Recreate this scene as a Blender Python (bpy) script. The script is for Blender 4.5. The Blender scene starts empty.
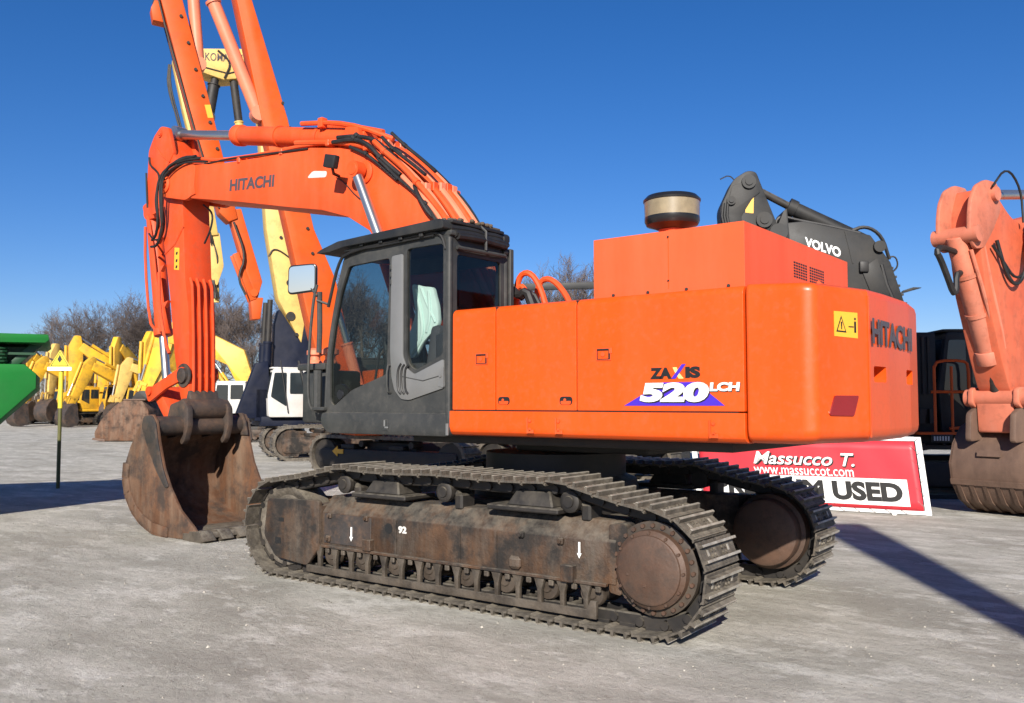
import bpy, bmesh, math, random
from mathutils import Vector, Matrix
from mathutils.geometry import tessellate_polygon
R = math.radians
random.seed(7)
scn = bpy.context.scene
COL = scn.collection

# ------------------------------------------------------------------ materials
def nd(nt, typ, **kw):
    n = nt.nodes.new(typ)
    for k, v in kw.items():
        if k in n.inputs: n.inputs[k].default_value = v
        else: setattr(n, k, v)
    return n

def pmat(name, col, rough=.5, metal=0., var=.12, vscale=2.5, dirt=None, dirt_amt=.4, dirt_scale=1.6,
         streak=False, bump=0., bscale=30., coat=0., spec=.5, dirt2=None, dirt2_amt=.3, dirt2_scale=6., dr2=(.5, .7), updust=0.):
    m = bpy.data.materials.new(name); m.use_nodes = True
    nt = m.node_tree; L = nt.links
    b = nt.nodes['Principled BSDF']
    b.inputs['Roughness'].default_value = rough; b.inputs['Metallic'].default_value = metal
    b.inputs['Coat Weight'].default_value = coat; b.inputs['Coat Roughness'].default_value = .12
    b.inputs['Specular IOR Level'].default_value = spec
    tc = nd(nt, 'ShaderNodeTexCoord')
    n1 = nd(nt, 'ShaderNodeTexNoise', Scale=vscale, Detail=6., Roughness=.6)
    L.new(tc.outputs['Object'], n1.inputs['Vector'])
    mx = nd(nt, 'ShaderNodeMix', data_type='RGBA')
    lo = [c*(1-var) for c in col]; hi = [min(1, c*(1+var)) for c in col]
    rmp = nd(nt, 'ShaderNodeMapRange'); rmp.inputs['From Min'].default_value = .35; rmp.inputs['From Max'].default_value = .65
    L.new(n1.outputs['Fac'], rmp.inputs['Value'])
    L.new(rmp.outputs['Result'], mx.inputs['Factor'])
    mx.inputs['A'].default_value = (*lo, 1); mx.inputs['B'].default_value = (*hi, 1)
    out = mx.outputs['Result']; rsum = None
    for dcol, amt, sc, strk, lo_, hi_ in ((dirt, dirt_amt, dirt_scale, streak, .42, .72), (dirt2, dirt2_amt, dirt2_scale, False, *dr2)):
        if dcol is None: continue
        mp = nd(nt, 'ShaderNodeMapping'); mp.inputs['Scale'].default_value = (1.6, 1.6, .22) if strk else (1, 1, 1)
        mp.inputs['Location'].default_value = (3.1, 7.7, sc)
        L.new(tc.outputs['Object'], mp.inputs['Vector'])
        n2 = nd(nt, 'ShaderNodeTexNoise', Scale=sc, Detail=8., Roughness=.68)
        L.new(mp.outputs['Vector'], n2.inputs['Vector'])
        mr = nd(nt, 'ShaderNodeMapRange'); mr.inputs['From Min'].default_value = lo_; mr.inputs['From Max'].default_value = hi_
        mr.inputs['To Max'].default_value = amt
        L.new(n2.outputs['Fac'], mr.inputs['Value'])
        m2 = nd(nt, 'ShaderNodeMix', data_type='RGBA')
        L.new(mr.outputs['Result'], m2.inputs['Factor']); L.new(out, m2.inputs['A']); m2.inputs['B'].default_value = (*dcol, 1)
        out = m2.outputs['Result']; rsum = mr.outputs['Result']
    if updust:
        ge = nd(nt, 'ShaderNodeNewGeometry'); sx = nd(nt, 'ShaderNodeSeparateXYZ'); L.new(ge.outputs['Normal'], sx.inputs[0])
        u = nd(nt, 'ShaderNodeMapRange'); u.inputs['From Min'].default_value = .25; u.inputs['From Max'].default_value = .85; u.inputs['To Max'].default_value = updust; L.new(sx.outputs['Z'], u.inputs['Value'])
        n3 = nd(nt, 'ShaderNodeTexNoise', Scale=9., Detail=8., Roughness=.7); L.new(tc.outputs['Object'], n3.inputs['Vector'])
        u2 = nd(nt, 'ShaderNodeMapRange'); u2.inputs['From Min'].default_value = .35; u2.inputs['From Max'].default_value = .6; L.new(n3.outputs['Fac'], u2.inputs['Value'])
        mu = nd(nt, 'ShaderNodeMath', operation='MULTIPLY'); L.new(u.outputs['Result'], mu.inputs[0]); L.new(u2.outputs['Result'], mu.inputs[1])
        m3 = nd(nt, 'ShaderNodeMix', data_type='RGBA'); L.new(mu.outputs[0], m3.inputs['Factor']); L.new(out, m3.inputs['A']); m3.inputs['B'].default_value = (.235, .21, .165, 1); out = m3.outputs['Result']
    L.new(out, b.inputs['Base Color'])
    if rsum is not None:
        ra = nd(nt, 'ShaderNodeMath', operation='MULTIPLY_ADD'); ra.inputs[1].default_value = .25; ra.inputs[2].default_value = rough
        L.new(rsum, ra.inputs[0]); L.new(ra.outputs[0], b.inputs['Roughness'])
    if bump:
        nb = nd(nt, 'ShaderNodeTexNoise', Scale=bscale, Detail=5., Roughness=.65)
        L.new(tc.outputs['Object'], nb.inputs['Vector'])
        bp = nd(nt, 'ShaderNodeBump', Strength=bump, Distance=.02)
        L.new(nb.outputs['Fac'], bp.inputs['Height']); L.new(bp.outputs['Normal'], b.inputs['Normal'])
    return m

def glassmat(name, tint, gloss=.9):
    m = bpy.data.materials.new(name); m.use_nodes = True
    nt = m.node_tree; nt.nodes.clear(); L = nt.links
    o = nd(nt, 'ShaderNodeOutputMaterial'); mx = nd(nt, 'ShaderNodeMixShader')
    t = nd(nt, 'ShaderNodeBsdfTransparent'); t.inputs['Color'].default_value = (*tint, 1)
    g = nd(nt, 'ShaderNodeBsdfGlossy', Roughness=.03); g.inputs['Color'].default_value = (gloss, gloss, gloss, 1)
    f = nd(nt, 'ShaderNodeFresnel', IOR=1.45)
    ge = nd(nt, 'ShaderNodeNewGeometry'); ml = nd(nt, 'ShaderNodeMath', operation='MULTIPLY'); iv = nd(nt, 'ShaderNodeMath', operation='SUBTRACT'); iv.inputs[0].default_value = 1.
    L.new(ge.outputs['Backfacing'], iv.inputs[1]); L.new(f.outputs[0], ml.inputs[0]); L.new(iv.outputs[0], ml.inputs[1])
    L.new(ml.outputs[0], mx.inputs[0]); L.new(t.outputs[0], mx.inputs[1]); L.new(g.outputs[0], mx.inputs[2]); L.new(mx.outputs[0], o.inputs['Surface'])
    return m

M = {}
M['orange'] = pmat('orange_paint', (.64, .072, .0035), .36, var=.04, vscale=1.2, coat=.06, spec=.35, dirt=(.60, .10, .03), dirt_amt=.4, dirt_scale=1.3, streak=True, dirt2=(.36, .12, .06), dirt2_amt=.22, dirt2_scale=16)
M['orange_faded'] = pmat('orange_paint_faded', (.64, .068, .010), .5, spec=.35, var=.05, vscale=1.5, dirt=(.70, .13, .05), dirt_amt=.45, dirt_scale=1.4, streak=True, dirt2=(.30, .11, .06), dirt2_amt=.15, dirt2_scale=10)
M['orange_arm'] = pmat('orange_paint_arm', (.60, .058, .009), .5, spec=.35, var=.07, vscale=2., dirt=(.62, .11, .05), dirt_amt=.5, dirt_scale=1.2, streak=True, dirt2=(.24, .09, .05), dirt2_amt=.3, dirt2_scale=9, bump=.06, bscale=8)
M['orange_old'] = pmat('orange_paint_weathered', (.50, .145, .082), .6, var=.12, vscale=2., dirt=(.52, .235, .165), dirt_amt=.6, dirt_scale=1.1, streak=True, dirt2=(.12, .05, .03), dirt2_amt=.4, dirt2_scale=5)
M['orange_side'] = pmat('orange_paint_sunworn', (.54, .105, .045), .55, spec=.35, var=.12, vscale=2., dirt=(.52, .18, .11), dirt_amt=.5, dirt_scale=1.3, streak=True, dirt2=(.15, .06, .035), dirt2_amt=.35, dirt2_scale=5)
M['orange_far'] = pmat('orange_paint_highreach', (.57, .076, .005), .55, spec=.3, var=.05, dirt=(.5, .13, .04), dirt_amt=.4, dirt_scale=.9, dirt2=(.2, .06, .03), dirt2_amt=.3, dirt2_scale=3)
M['orange_hood'] = pmat('orange_paint_hood', (.68, .088, .024), .5, spec=.35, var=.04, vscale=1.5, dirt=(.72, .14, .06), dirt_amt=.45, dirt_scale=1.1, streak=True, dirt2=(.30, .11, .06), dirt2_amt=.1, dirt2_scale=10)
M['pink_pipe'] = pmat('faded_pinkish_orange', (.66, .19, .10), .5, var=.08)
M['yellow'] = pmat('yellow_paint', (.72, .40, .02), .5, var=.08, dirt=(.38, .20, .04), dirt_amt=.55, dirt_scale=.8, dirt2=(.10, .07, .03), dirt2_amt=.5, dirt2_scale=2.2)
M['yellow_pale'] = pmat('pale_yellow_paint', (.64, .42, .11), .55, var=.08, dirt=(.46, .31, .10), dirt_amt=.5, dirt_scale=.9, dirt2=(.12, .08, .03), dirt2_amt=.35, dirt2_scale=3)
M['grey_paint'] = pmat('dark_grey_paint', (.030, .0315, .031), .48, spec=.35, var=.1, dirt=(.085, .082, .074), dirt_amt=.5, dirt_scale=2., dirt2=(.12, .11, .095), dirt2_amt=.2, dirt2_scale=12, updust=.35)
M['silver_paint'] = pmat('silver_grey_paint', (.15, .152, .15), .42, metal=.1, var=.05, dirt=(.12, .117, .108), dirt_amt=.4, dirt_scale=2.)
M['volvo_grey'] = pmat('charcoal_paint', (.015, .0165, .018), .5, spec=.3, var=.2, dirt=(.055, .05, .043), dirt_amt=.55, dirt_scale=1.2)
M['black'] = pmat('black_rubber', (.009, .009, .0095), .55, var=.2, dirt=(.035, .032, .028), dirt_amt=.4, dirt_scale=5)
M['black_gloss'] = pmat('black_plastic', (.012, .012, .013), .28, var=.1)
M['dark_under'] = pmat('greasy_dark_steel', (.012, .0105, .0095), .6, var=.3, dirt=(.05, .04, .03), dirt_amt=.6, dirt_scale=3, updust=0.5)
M['greasy'] = pmat('greasy_brown_steel', (.040, .030, .022), .55, var=.4, vscale=6., dirt=(.09, .07, .052), dirt_amt=.7, dirt_scale=4.)
M['rail'] = pmat('scraped_guard_steel', (.075, .060, .045), .55, metal=.2, var=.4, vscale=5., dirt=(.13, .11, .088), dirt_amt=.7, dirt_scale=5., dirt2=(.02, .016, .013), dirt2_amt=.8, dirt2_scale=4., bump=.4, bscale=25, updust=0.8)
M['chrome'] = pmat('chrome_rod', (.48, .48, .47), .3, metal=.9, var=.05)
M['rust_frame'] = pmat('muddy_rusty_steel', (.060, .030, .014), .64, var=.55, vscale=2.2, dirt=(.085, .072, .057), dirt_amt=.85, dirt_scale=3.6, streak=True, dirt2=(.011, .0095, .0085), dirt2_amt=.95, dirt2_scale=1.9, dr2=(.46, .58), bump=.6, bscale=22, updust=0.4)
M['shoe'] = pmat('track_shoe_steel', (.085, .072, .056), .6, metal=.15, var=.4, vscale=7., dirt=(.21, .185, .148), dirt_amt=.75, dirt_scale=5., dirt2=(.022, .018, .015), dirt2_amt=.75, dirt2_scale=9, bump=.5, bscale=40, updust=0.8)
M['worn_edge'] = pmat('worn_bright_steel', (.42, .39, .33), .45, metal=.3, var=.25, vscale=9., dirt=(.17, .14, .11), dirt_amt=.7, dirt_scale=9.)
M['bucket_rust'] = pmat('bucket_rust', (.105, .046, .021), .72, var=.25, vscale=2.5, dirt=(.185, .135, .095), dirt_amt=.7, dirt_scale=2.6, streak=True, dirt2=(.026, .02, .017), dirt2_amt=.85, dirt2_scale=2.2, dr2=(.47, .64), bump=.35, bscale=14)
M['bucket_dark'] = pmat('bucket_black_paint', (.032, .028, .026), .6, var=.3, dirt=(.11, .065, .042), dirt_amt=.7, dirt_scale=2.5, dirt2=(.2, .11, .06), dirt2_amt=.3, dirt2_scale=8, bump=.3, bscale=14)
M['bucket_brown'] = pmat('brown_bucket_steel', (.10, .06, .042), .65, var=.2, dirt=(.18, .11, .075), dirt_amt=.6, dirt_scale=1.6, streak=True, bump=.2)
M['hub'] = pmat('brown_hub_steel', (.075, .040, .025), .6, var=.25, vscale=4., dirt=(.055, .04, .03), dirt_amt=.7, dirt_scale=4., dirt2=(.022, .018, .015), dirt2_amt=.7, dirt2_scale=5, bump=.25, bscale=20)
M['white'] = pmat('white_paint', (.78, .78, .76), .5, var=.03)
M['white_dirty'] = pmat('white_cab_paint', (.56, .55, .52), .5, var=.08, dirt=(.4, .36, .3), dirt_amt=.4, dirt_scale=1.5)
M['letter_grey'] = pmat('charcoal_lettering', (.07, .055, .06), .5, var=.05)
M['letter_black'] = pmat('black_lettering', (.01, .01, .01), .5, var=.02)
M['blue_decal'] = pmat('blue_decal', (.055, .02, .42), .4, var=.03)
M['gold_decal'] = pmat('gold_decal', (.85, .60, .20), .4, var=.03)
M['yellow_sticker'] = pmat('yellow_sticker', (.72, .38, .03), .45, var=.04)
M['red_lens'] = pmat('red_reflector', (.20, .004, .008), .15, var=.06, coat=.5)
M['red_banner'] = pmat('red_banner_vinyl', (.56, .032, .045), .42, var=.03, vscale=1.2, bump=.12, bscale=2.5)
M['amber'] = pmat('smoky_plastic_bowl', (.24, .20, .12), .3, var=.2, vscale=9., coat=.4, dirt=(.2, .16, .09), dirt_amt=.5, dirt_scale=4.)
M['navy'] = pmat('navy_paint', (.004, .007, .020), .6, spec=.2, var=.15, dirt=(.05, .05, .06), dirt_amt=.4, dirt_scale=1.)
M['green'] = pmat('green_paint', (.006, .14, .022), .6, var=.06, spec=.25, dirt=(.03, .12, .04), dirt_amt=.3, dirt_scale=1.2)
M['green_dark'] = pmat('dark_green_paint', (.006, .05, .018), .5, var=.1)
M['cloth'] = pmat('mint_seat_cover', (.62, .80, .76), .8, var=.04, bump=.15, bscale=6.)
M['interior'] = pmat('cab_interior_plastic', (.03, .03, .032), .6, var=.2)
M['seat'] = pmat('seat_fabric', (.05, .05, .055), .9, var=.2)
M['mirror'] = pmat('mirror_glass', (.85, .87, .9), .03, metal=1., var=.01)
M['bark'] = pmat('bare_bark', (.115, .09, .075), .9, var=.25, vscale=1.)
M['twig'] = pmat('bare_twigs', (.10, .078, .068), .9, var=.2, vscale=.5)
M['brush'] = pmat('brown_undergrowth', (.09, .065, .042), .9, var=.35, vscale=.6)
M['pebble'] = pmat('pale_pebbles', (.30, .28, .235), .9, var=.7, vscale=3.)
M['pole'] = pmat('grey_galvanised_pole', (.2, .21, .22), .5, var=.1, metal=.3)
M['post_paint'] = pmat('olive_post_paint', (.085, .085, .022), .55, var=.15, dirt=(.12, .12, .04), dirt_amt=.5, dirt_scale=4.)
M['post_yellow'] = pmat('yellow_post_paint', (.75, .58, .04), .5, var=.08)
M['tyre'] = pmat('tyre_rubber', (.015, .015, .015), .8, var=.2)
M['car_paint'] = pmat('dark_car_paint', (.012, .013, .016), .25, var=.05, coat=.6)
M['glass'] = glassmat('tinted_cab_glass', (.72, .75, .73))
M['glass_rear'] = glassmat('dark_cab_glass', (.60, .62, .62))
M['glass_door'] = glassmat('clear_door_glass', (.82, .84, .83))
M['glass_far'] = pmat('dark_window_glass', (.02, .026, .03), .08, var=.1)

# ------------------------------------------------------------------ mesh builder
UPB = Matrix.Rotation(-.026, 4, 'Z')
UPR = Matrix.Translation((0, 0, .05)) @ UPB          # the upper works stand slewed a touch against the tracks

class MB:
    def __init__(s): s.v = []; s.f = []; s.mi = []
    def _add(s, bm, mi=0, mat=None):
        if mat is not None: bmesh.ops.transform(bm, matrix=mat, verts=bm.verts)
        bm.verts.index_update(); o = len(s.v)
        s.v += [tuple(v.co) for v in bm.verts]
        for f in bm.faces: s.f.append([o+v.index for v in f.verts]); s.mi.append(mi)
        bm.free(); return s
    @staticmethod
    def _bev(bm, w, seg, ang=25):
        if w <= 0: return
        bm.normal_update()
        es = [e for e in bm.edges if len(e.link_faces) == 2 and e.calc_face_angle(0) > R(ang)]
        bmesh.ops.bevel(bm, geom=es, offset=w, segments=seg, profile=.5, affect='EDGES', clamp_overlap=True)
    def box(s, c, d, bev=0., seg=2, rot=None, mi=0):
        bm = bmesh.new(); bmesh.ops.create_cube(bm, size=1)
        bmesh.ops.scale(bm, vec=d, verts=bm.verts); s._bev(bm, bev, seg)
        mt = Matrix.Translation(c)
        if rot is not None: mt = mt @ rot
        return s._add(bm, mi, mt)
    def prism(s, pts, a, b, ax='Y', bev=0., seg=2, mi=0, mat=None):
        """closed 2-D outline pushed along an axis; outline is XZ for Y, YZ for X, XY for Z"""
        bm = bmesh.new()
        def P(p, t):
            return (p[0], t, p[1]) if ax == 'Y' else ((t, p[0], p[1]) if ax == 'X' else (p[0], p[1], t))
        va = [bm.verts.new(P(p, a)) for p in pts]; vb = [bm.verts.new(P(p, b)) for p in pts]
        n = len(pts); bm.faces.new(va); bm.faces.new(vb[::-1])
        for i in range(n): bm.faces.new((va[i], vb[i], vb[(i+1) % n], va[(i+1) % n]))
        bmesh.ops.recalc_face_normals(bm, faces=bm.faces); s._bev(bm, bev, seg)
        return s._add(bm, mi, mat)
    def plate(s, outer, holes, a, b, ax='Y', mi=0, mat=None):
        """flat sheet of real thickness with openings cut through it"""
        loops = [outer]+list(holes)
        tris = tessellate_polygon([[Vector((p[0], p[1], 0)) for p in l] for l in loops])
        flat = [p for l in loops for p in l]
        bm = bmesh.new()
        def P(p, t): return (p[0], t, p[1]) if ax == 'Y' else ((t, p[0], p[1]) if ax == 'X' else (p[0], p[1], t))
        va = [bm.verts.new(P(p, a)) for p in flat]; vb = [bm.verts.new(P(p, b)) for p in flat]
        for t in tris:
            try: bm.faces.new([va[i] for i in t]); bm.faces.new([vb[i] for i in reversed(t)])
            except ValueError: pass
        o = 0
        for l in loops:
            n = len(l)
            for i in range(n):
                j = (i+1) % n; bm.faces.new((va[o+i], va[o+j], vb[o+j], vb[o+i]))
            o += n
        bmesh.ops.recalc_face_normals(bm, faces=bm.faces)
        return s._add(bm, mi, mat)
    def cyl(s, p0, p1, r0, r1=None, n=20, mi=0, bev=0.):
        r1 = r0 if r1 is None else r1
        p0 = Vector(p0); p1 = Vector(p1); d = p1-p0
        bm = bmesh.new(); bmesh.ops.create_cone(bm, cap_ends=True, segments=n, radius1=r0, radius2=r1, depth=d.length)
        s._bev(bm, bev, 2, 50)
        return s._add(bm, mi, Matrix.Translation((p0+p1)/2) @ d.to_track_quat('Z', 'Y').to_matrix().to_4x4())
    def tube(s, pts, r, n=8, mi=0, smooth=0, r1=None):
        P = [Vector(p) for p in pts]
        for _ in range(smooth):
            Q = [P[0]]
            for a, b in zip(P, P[1:]): Q += [a*.75+b*.25, a*.25+b*.75]
            P = Q+[P[-1]]
        o = len(s.v); up = None; m = len(P)
        for i, p in enumerate(P):
            t = (P[min(i+1, m-1)]-P[max(i-1, 0)]).normalized()
            if up is None: up = t.orthogonal().normalized()
            up = (up-t*up.dot(t)); up = up.normalized() if up.length > 1e-6 else t.orthogonal().normalized()
            w = t.cross(up); rr = r if r1 is None else r+(r1-r)*i/max(1, m-1)
            for k in range(n):
                a = 2*math.pi*k/n; s.v.append(tuple(p+up*rr*math.cos(a)+w*rr*math.sin(a)))
        for i in range(m-1):
            for k in range(n):
                k2 = (k+1) % n
                s.f.append([o+i*n+k, o+i*n+k2, o+(i+1)*n+k2, o+(i+1)*n+k]); s.mi.append(mi)
        s.f.append([o+k for k in range(n)][::-1]); s.f.append([o+(m-1)*n+k for k in range(n)]); s.mi += [mi, mi]
        return s
    def lathe(s, prof, c, axis='Z', n=36, mi=0, flip=1):
        """prof: (radius, height) pairs; the ends are closed when the radius is 0"""
        bm = bmesh.new(); rings = []
        for r, h in prof:
            ring = []
            for k in range(n if r > 1e-6 else 1):
                a = 2*math.pi*k/n; x, y = r*math.cos(a), r*math.sin(a)
                q = (x, y, h) if axis == 'Z' else ((x, h, y) if axis == 'Y' else (h, x, y))
                ring.append(bm.verts.new((c[0]+q[0], c[1]+q[1], c[2]+q[2])))
            rings.append(ring)
        for A, B in zip(rings, rings[1:]):
            for k in range(n):
                k2 = (k+1) % n
                if len(A) == 1 and len(B) == 1: continue
                if len(A) == 1: bm.faces.new((A[0], B[k], B[k2]))
                elif len(B) == 1: bm.faces.new((A[k], B[0], A[k2]))
                else: bm.faces.new((A[k], B[k], B[k2], A[k2]))
        bmesh.ops.recalc_face_normals(bm, faces=bm.faces)
        return s._add(bm, mi)
    def build(s, name, mat, parent=None, mtx=None, ang=32, loc=None):
        me = bpy.data.meshes.new(name)
        V = s.v if mtx is None else [tuple(mtx @ Vector(v)) for v in s.v]
        me.from_pydata(V, [], s.f); me.update()
        for m in (mat if isinstance(mat, (list, tuple)) else [mat]): me.materials.append(m)
        me.polygons.foreach_set('material_index', s.mi)
        me.polygons.foreach_set('use_smooth', [True]*len(me.polygons))
        bm = bmesh.new(); bm.from_mesh(me)
        lim = R(ang)
        for e in bm.edges:
            if len(e.link_faces) == 2 and e.calc_face_angle(0) > lim: e.smooth = False
        bm.to_mesh(me); bm.free()
        o = bpy.data.objects.new(name, me); COL.objects.link(o)
        if parent is not None: o.parent = parent
        if loc is not None: o.location = loc
        return o

def build_each(mb, name, mat, parent, mtx=None):
    """every separate piece collected in mb becomes an object of its own"""
    p = list(range(len(mb.v)))
    def find(i):
        while p[i] != i: p[i] = p[p[i]]; i = p[i]
        return i
    for f in mb.f:
        for i in f[1:]: p[find(i)] = find(f[0])
    groups = {}
    for f, m_ in zip(mb.f, mb.mi): groups.setdefault(find(f[0]), []).append((f, m_))
    for fs in groups.values():
        q = MB(); ids = {}
        for f, m_ in fs:
            for i in f:
                if i not in ids: ids[i] = len(q.v); q.v.append(mb.v[i])
            q.f.append([ids[i] for i in f]); q.mi.append(m_)
        q.build(name, mat, parent, mtx)
def tag(o, label=None, cat=None, group=None, kind=None):
    if label: o['label'] = label
    if cat: o['category'] = cat
    if group: o['group'] = group
    if kind: o['kind'] = kind
    return o
def empty(name, label, cat, loc=(0, 0, 0), rz=0., group=None):
    o = bpy.data.objects.new(name, None); COL.objects.link(o); o.empty_display_size = .3
    o.location = loc; o.rotation_euler = (0, 0, rz)
    return tag(o, label, cat, group)
def copy_tree(o, parent=None):
    c = o.copy(); COL.objects.link(c)
    if parent is not None: c.parent = parent
    for ch in list(o.children): copy_tree(ch, c)
    return c

def lettering(txt, W, H, origin, xd, ud, mat, parent, bold=0., shear=0., th=.003, name='lettering', pre=None, space=1.):
    """words cut as thin raised letters, fitted to W x H metres, lower left corner at origin"""
    cu = bpy.data.curves.new(name, 'FONT'); cu.body = txt; cu.offset = bold; cu.shear = shear; cu.extrude = .02; cu.resolution_u = 4
    cu.space_character = space
    to = bpy.data.objects.new(name, cu); COL.objects.link(to)
    dg = bpy.context.evaluated_depsgraph_get(); me = bpy.data.meshes.new_from_object(to.evaluated_get(dg))
    bpy.data.objects.remove(to); bpy.data.curves.remove(cu)
    xs = [v.co.x for v in me.vertices]; ys = [v.co.y for v in me.vertices]
    x0, x1, y0, y1 = min(xs), max(xs), min(ys), max(ys)
    xd = Vector(xd).normalized(); ud = Vector(ud).normalized(); nn = xd.cross(ud); o = Vector(origin)
    for v in me.vertices:
        p = o+xd*((v.co.x-x0)/(x1-x0)*W)+ud*((v.co.y-y0)/(y1-y0)*H)+nn*(v.co.z/.02*th/2+th/2)
        v.co = pre @ p if pre is not None else p
    me.name = name; me.materials.clear(); me.materials.append(mat)
    ob = bpy.data.objects.new(name, me); COL.objects.link(ob)
    if parent is not None: ob.parent = parent
    return ob

def rounded(pts, r, n=4):
    """round the corners of a closed 2-D outline"""
    out = []; m = len(pts)
    for i in range(m):
        p0, p, p1 = Vector(pts[i-1]), Vector(pts[i]), Vector(pts[(i+1) % m])
        a = (p0-p); b = (p1-p); d = min(r, a.length*.45, b.length*.45)
        A = p+a.normalized()*d; B = p+b.normalized()*d
        for k in range(n+1):
            t = k/n; q = A*(1-t)**2+p*2*t*(1-t)+B*t*t; out.append((q.x, q.y))
    return out
def beam_outline(path, widths):
    P = [Vector(p) for p in path]; L_, R_ = [], []
    for i, p in enumerate(P):
        t = (P[min(i+1, len(P)-1)]-P[max(i-1, 0)]).normalized(); n = Vector((-t.y, t.x))
        L_.append(tuple(p+n*widths[i]/2)); R_.append(tuple(p-n*widths[i]/2))
    return L_+R_[::-1]

# ------------------------------------------------------------------ crawler tracks
def track_path(zc_f, r_f, xf, zc_r, r_r, xr, tops):
    """closed loop (x, z): rear wheel, along the ground to the front wheel, round it and back over the carrier rollers"""
    pts = []
    for k in range(25):                                 # rear wheel, top to bottom
        a = R(78)-R(168)*k/24; pts.append((xr+r_r*math.cos(a), zc_r+r_r*math.sin(a)))
    for k in range(1, 12): pts.append((xr+(xf-xr)*k/12, (zc_r-r_r)+((zc_f-r_f)-(zc_r-r_r))*k/12))
    for k in range(25):
        a = R(270)-R(170)*k/24; pts.append((xf+r_f*math.cos(a), zc_f+r_f*math.sin(a)))
    pts += tops
    return pts
def resample(pts, n):
    P = [Vector(p) for p in pts]+[Vector(pts[0])]
    acc = [0]
    for a, b in zip(P, P[1:]): acc.append(acc[-1]+(b-a).length)
    tot = acc[-1]; out = []; j = 0
    for k in range(n):
        d = tot*k/n
        while acc[j+1] < d: j += 1
        t = (d-acc[j])/(acc[j+1]-acc[j]); p = P[j].lerp(P[j+1], t); out.append(p)
    res = []
    for k in range(n):
        t = (out[(k+1) % n]-out[k-1]).normalized(); res.append((out[k], t))
    return res, tot/n

def carrier_tops(xs, z, xr, zr, xf, zf, sag=.02):
    knots = [(xf, zf)]+[(x, z) for x in xs]+[(xr, zr)]
    out = []
    for (x0, z0), (x1, z1) in zip(knots, knots[1:]):
        for k in range(1, 6):
            t = k/6; out.append((x0+(x1-x0)*t, z0+(z1-z0)*t-sag*4*t*(1-t)))
        if (x1, z1) != knots[-1]: out.append((x1, z1))
    return out

exc = empty('excavator', 'large orange crawler excavator in the foreground with grey cab and rusty bucket on the ground', 'excavator')
GA, TW = 1.385, .67
def shoe_mesh():
    mb = MB()
    mb.box((0, 0, 0), (.236, TW, .018), mi=0)
    for x in (-.078, .05):
        mb.prism([(x-.017, .008), (x+.017, .008), (x+.010, .048), (x-.010, .048)], -TW/2, TW/2, mi=0)
        mb.box((x, 0, .0485), (.021, TW-.004, .006), mi=1)
    mb.prism([(.09, -.009), (.125, -.03), (.125, -.012), (.1, .012)], -TW/2+.01, TW/2-.01, mi=0)
    for x in (-.03, .015):
        for y in (-.075, -.13, .075, .13): mb.cyl((x, y, .008), (x, y, .026), .016, n=6, mi=0)
    for y in (-.2, .2): mb.box((-.015, y, .0105), (.05, .03, .004), mi=1)
    return mb
def make_track(side):
    y0 = side*GA
    rr = .512; rf = .515
    pts = track_path(.567, rf, -2.42, .568, rr, 2.33, [])
    a_f = (-2.42+rf*math.cos(R(100)), .567+rf*math.sin(R(100)))
    a_r = (2.33+rr*math.cos(R(78)), .568+rr*math.sin(R(78)))
    tops = carrier_tops([-1.43, 0., 1.48], 1.27, a_r[0], a_r[1], a_f[0], a_f[1], .022)
    pts = pts+tops
    fr, pitch = resample(pts, 50)
    ch = MB()
    for k, (p, t) in enumerate(fr):
        nrm = Vector((-t.y, t.x))                      # outward for this winding
        c = p-nrm*.075; rot = Matrix(((t.x, 0, nrm.x, 0), (0, 1, 0, 0), (t.y, 0, nrm.y, 0), (0, 0, 0, 1)))
        for yy in (-.12, .12):
            ch.box((c.x, y0+yy, c.y), (pitch*1.06, .045, .105), .012, 1, rot)
            q = p-nrm*.02
            ch.box((q.x, y0+yy, q.y), (pitch*.6, .07, .03), 0, 1, rot)
        e = c+t*pitch/2
        ch.cyl((e.x, y0-.17, e.y), (e.x, y0+.17, e.y), .038, n=10)
    chain = ch.build('crawler_track', M['dark_under'], exc)
    chain['label'] = 'rust brown steel crawler track nearer the viewer' if side < 0 else 'crawler track on the far side in shade'
    for k, (p, t) in enumerate(fr):
        nrm = Vector((-t.y, t.x))
        o = SHOE.copy() if (k or side > 0) else SHOE
        if o is not SHOE: COL.objects.link(o)
        jit = random.uniform(-.006, .006)
        o.matrix_local = Matrix(((t.x, 0, nrm.x, p.x), (0, 1, 0, y0+jit), (t.y, 0, nrm.y, p.y), (0, 0, 0, 1)))
        o.parent = chain
    return chain
SHOE = shoe_mesh().build('track_shoe', [M['shoe'], M['worn_edge']], None, ang=25)
for sd in (-1, 1): make_track(sd)

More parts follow.
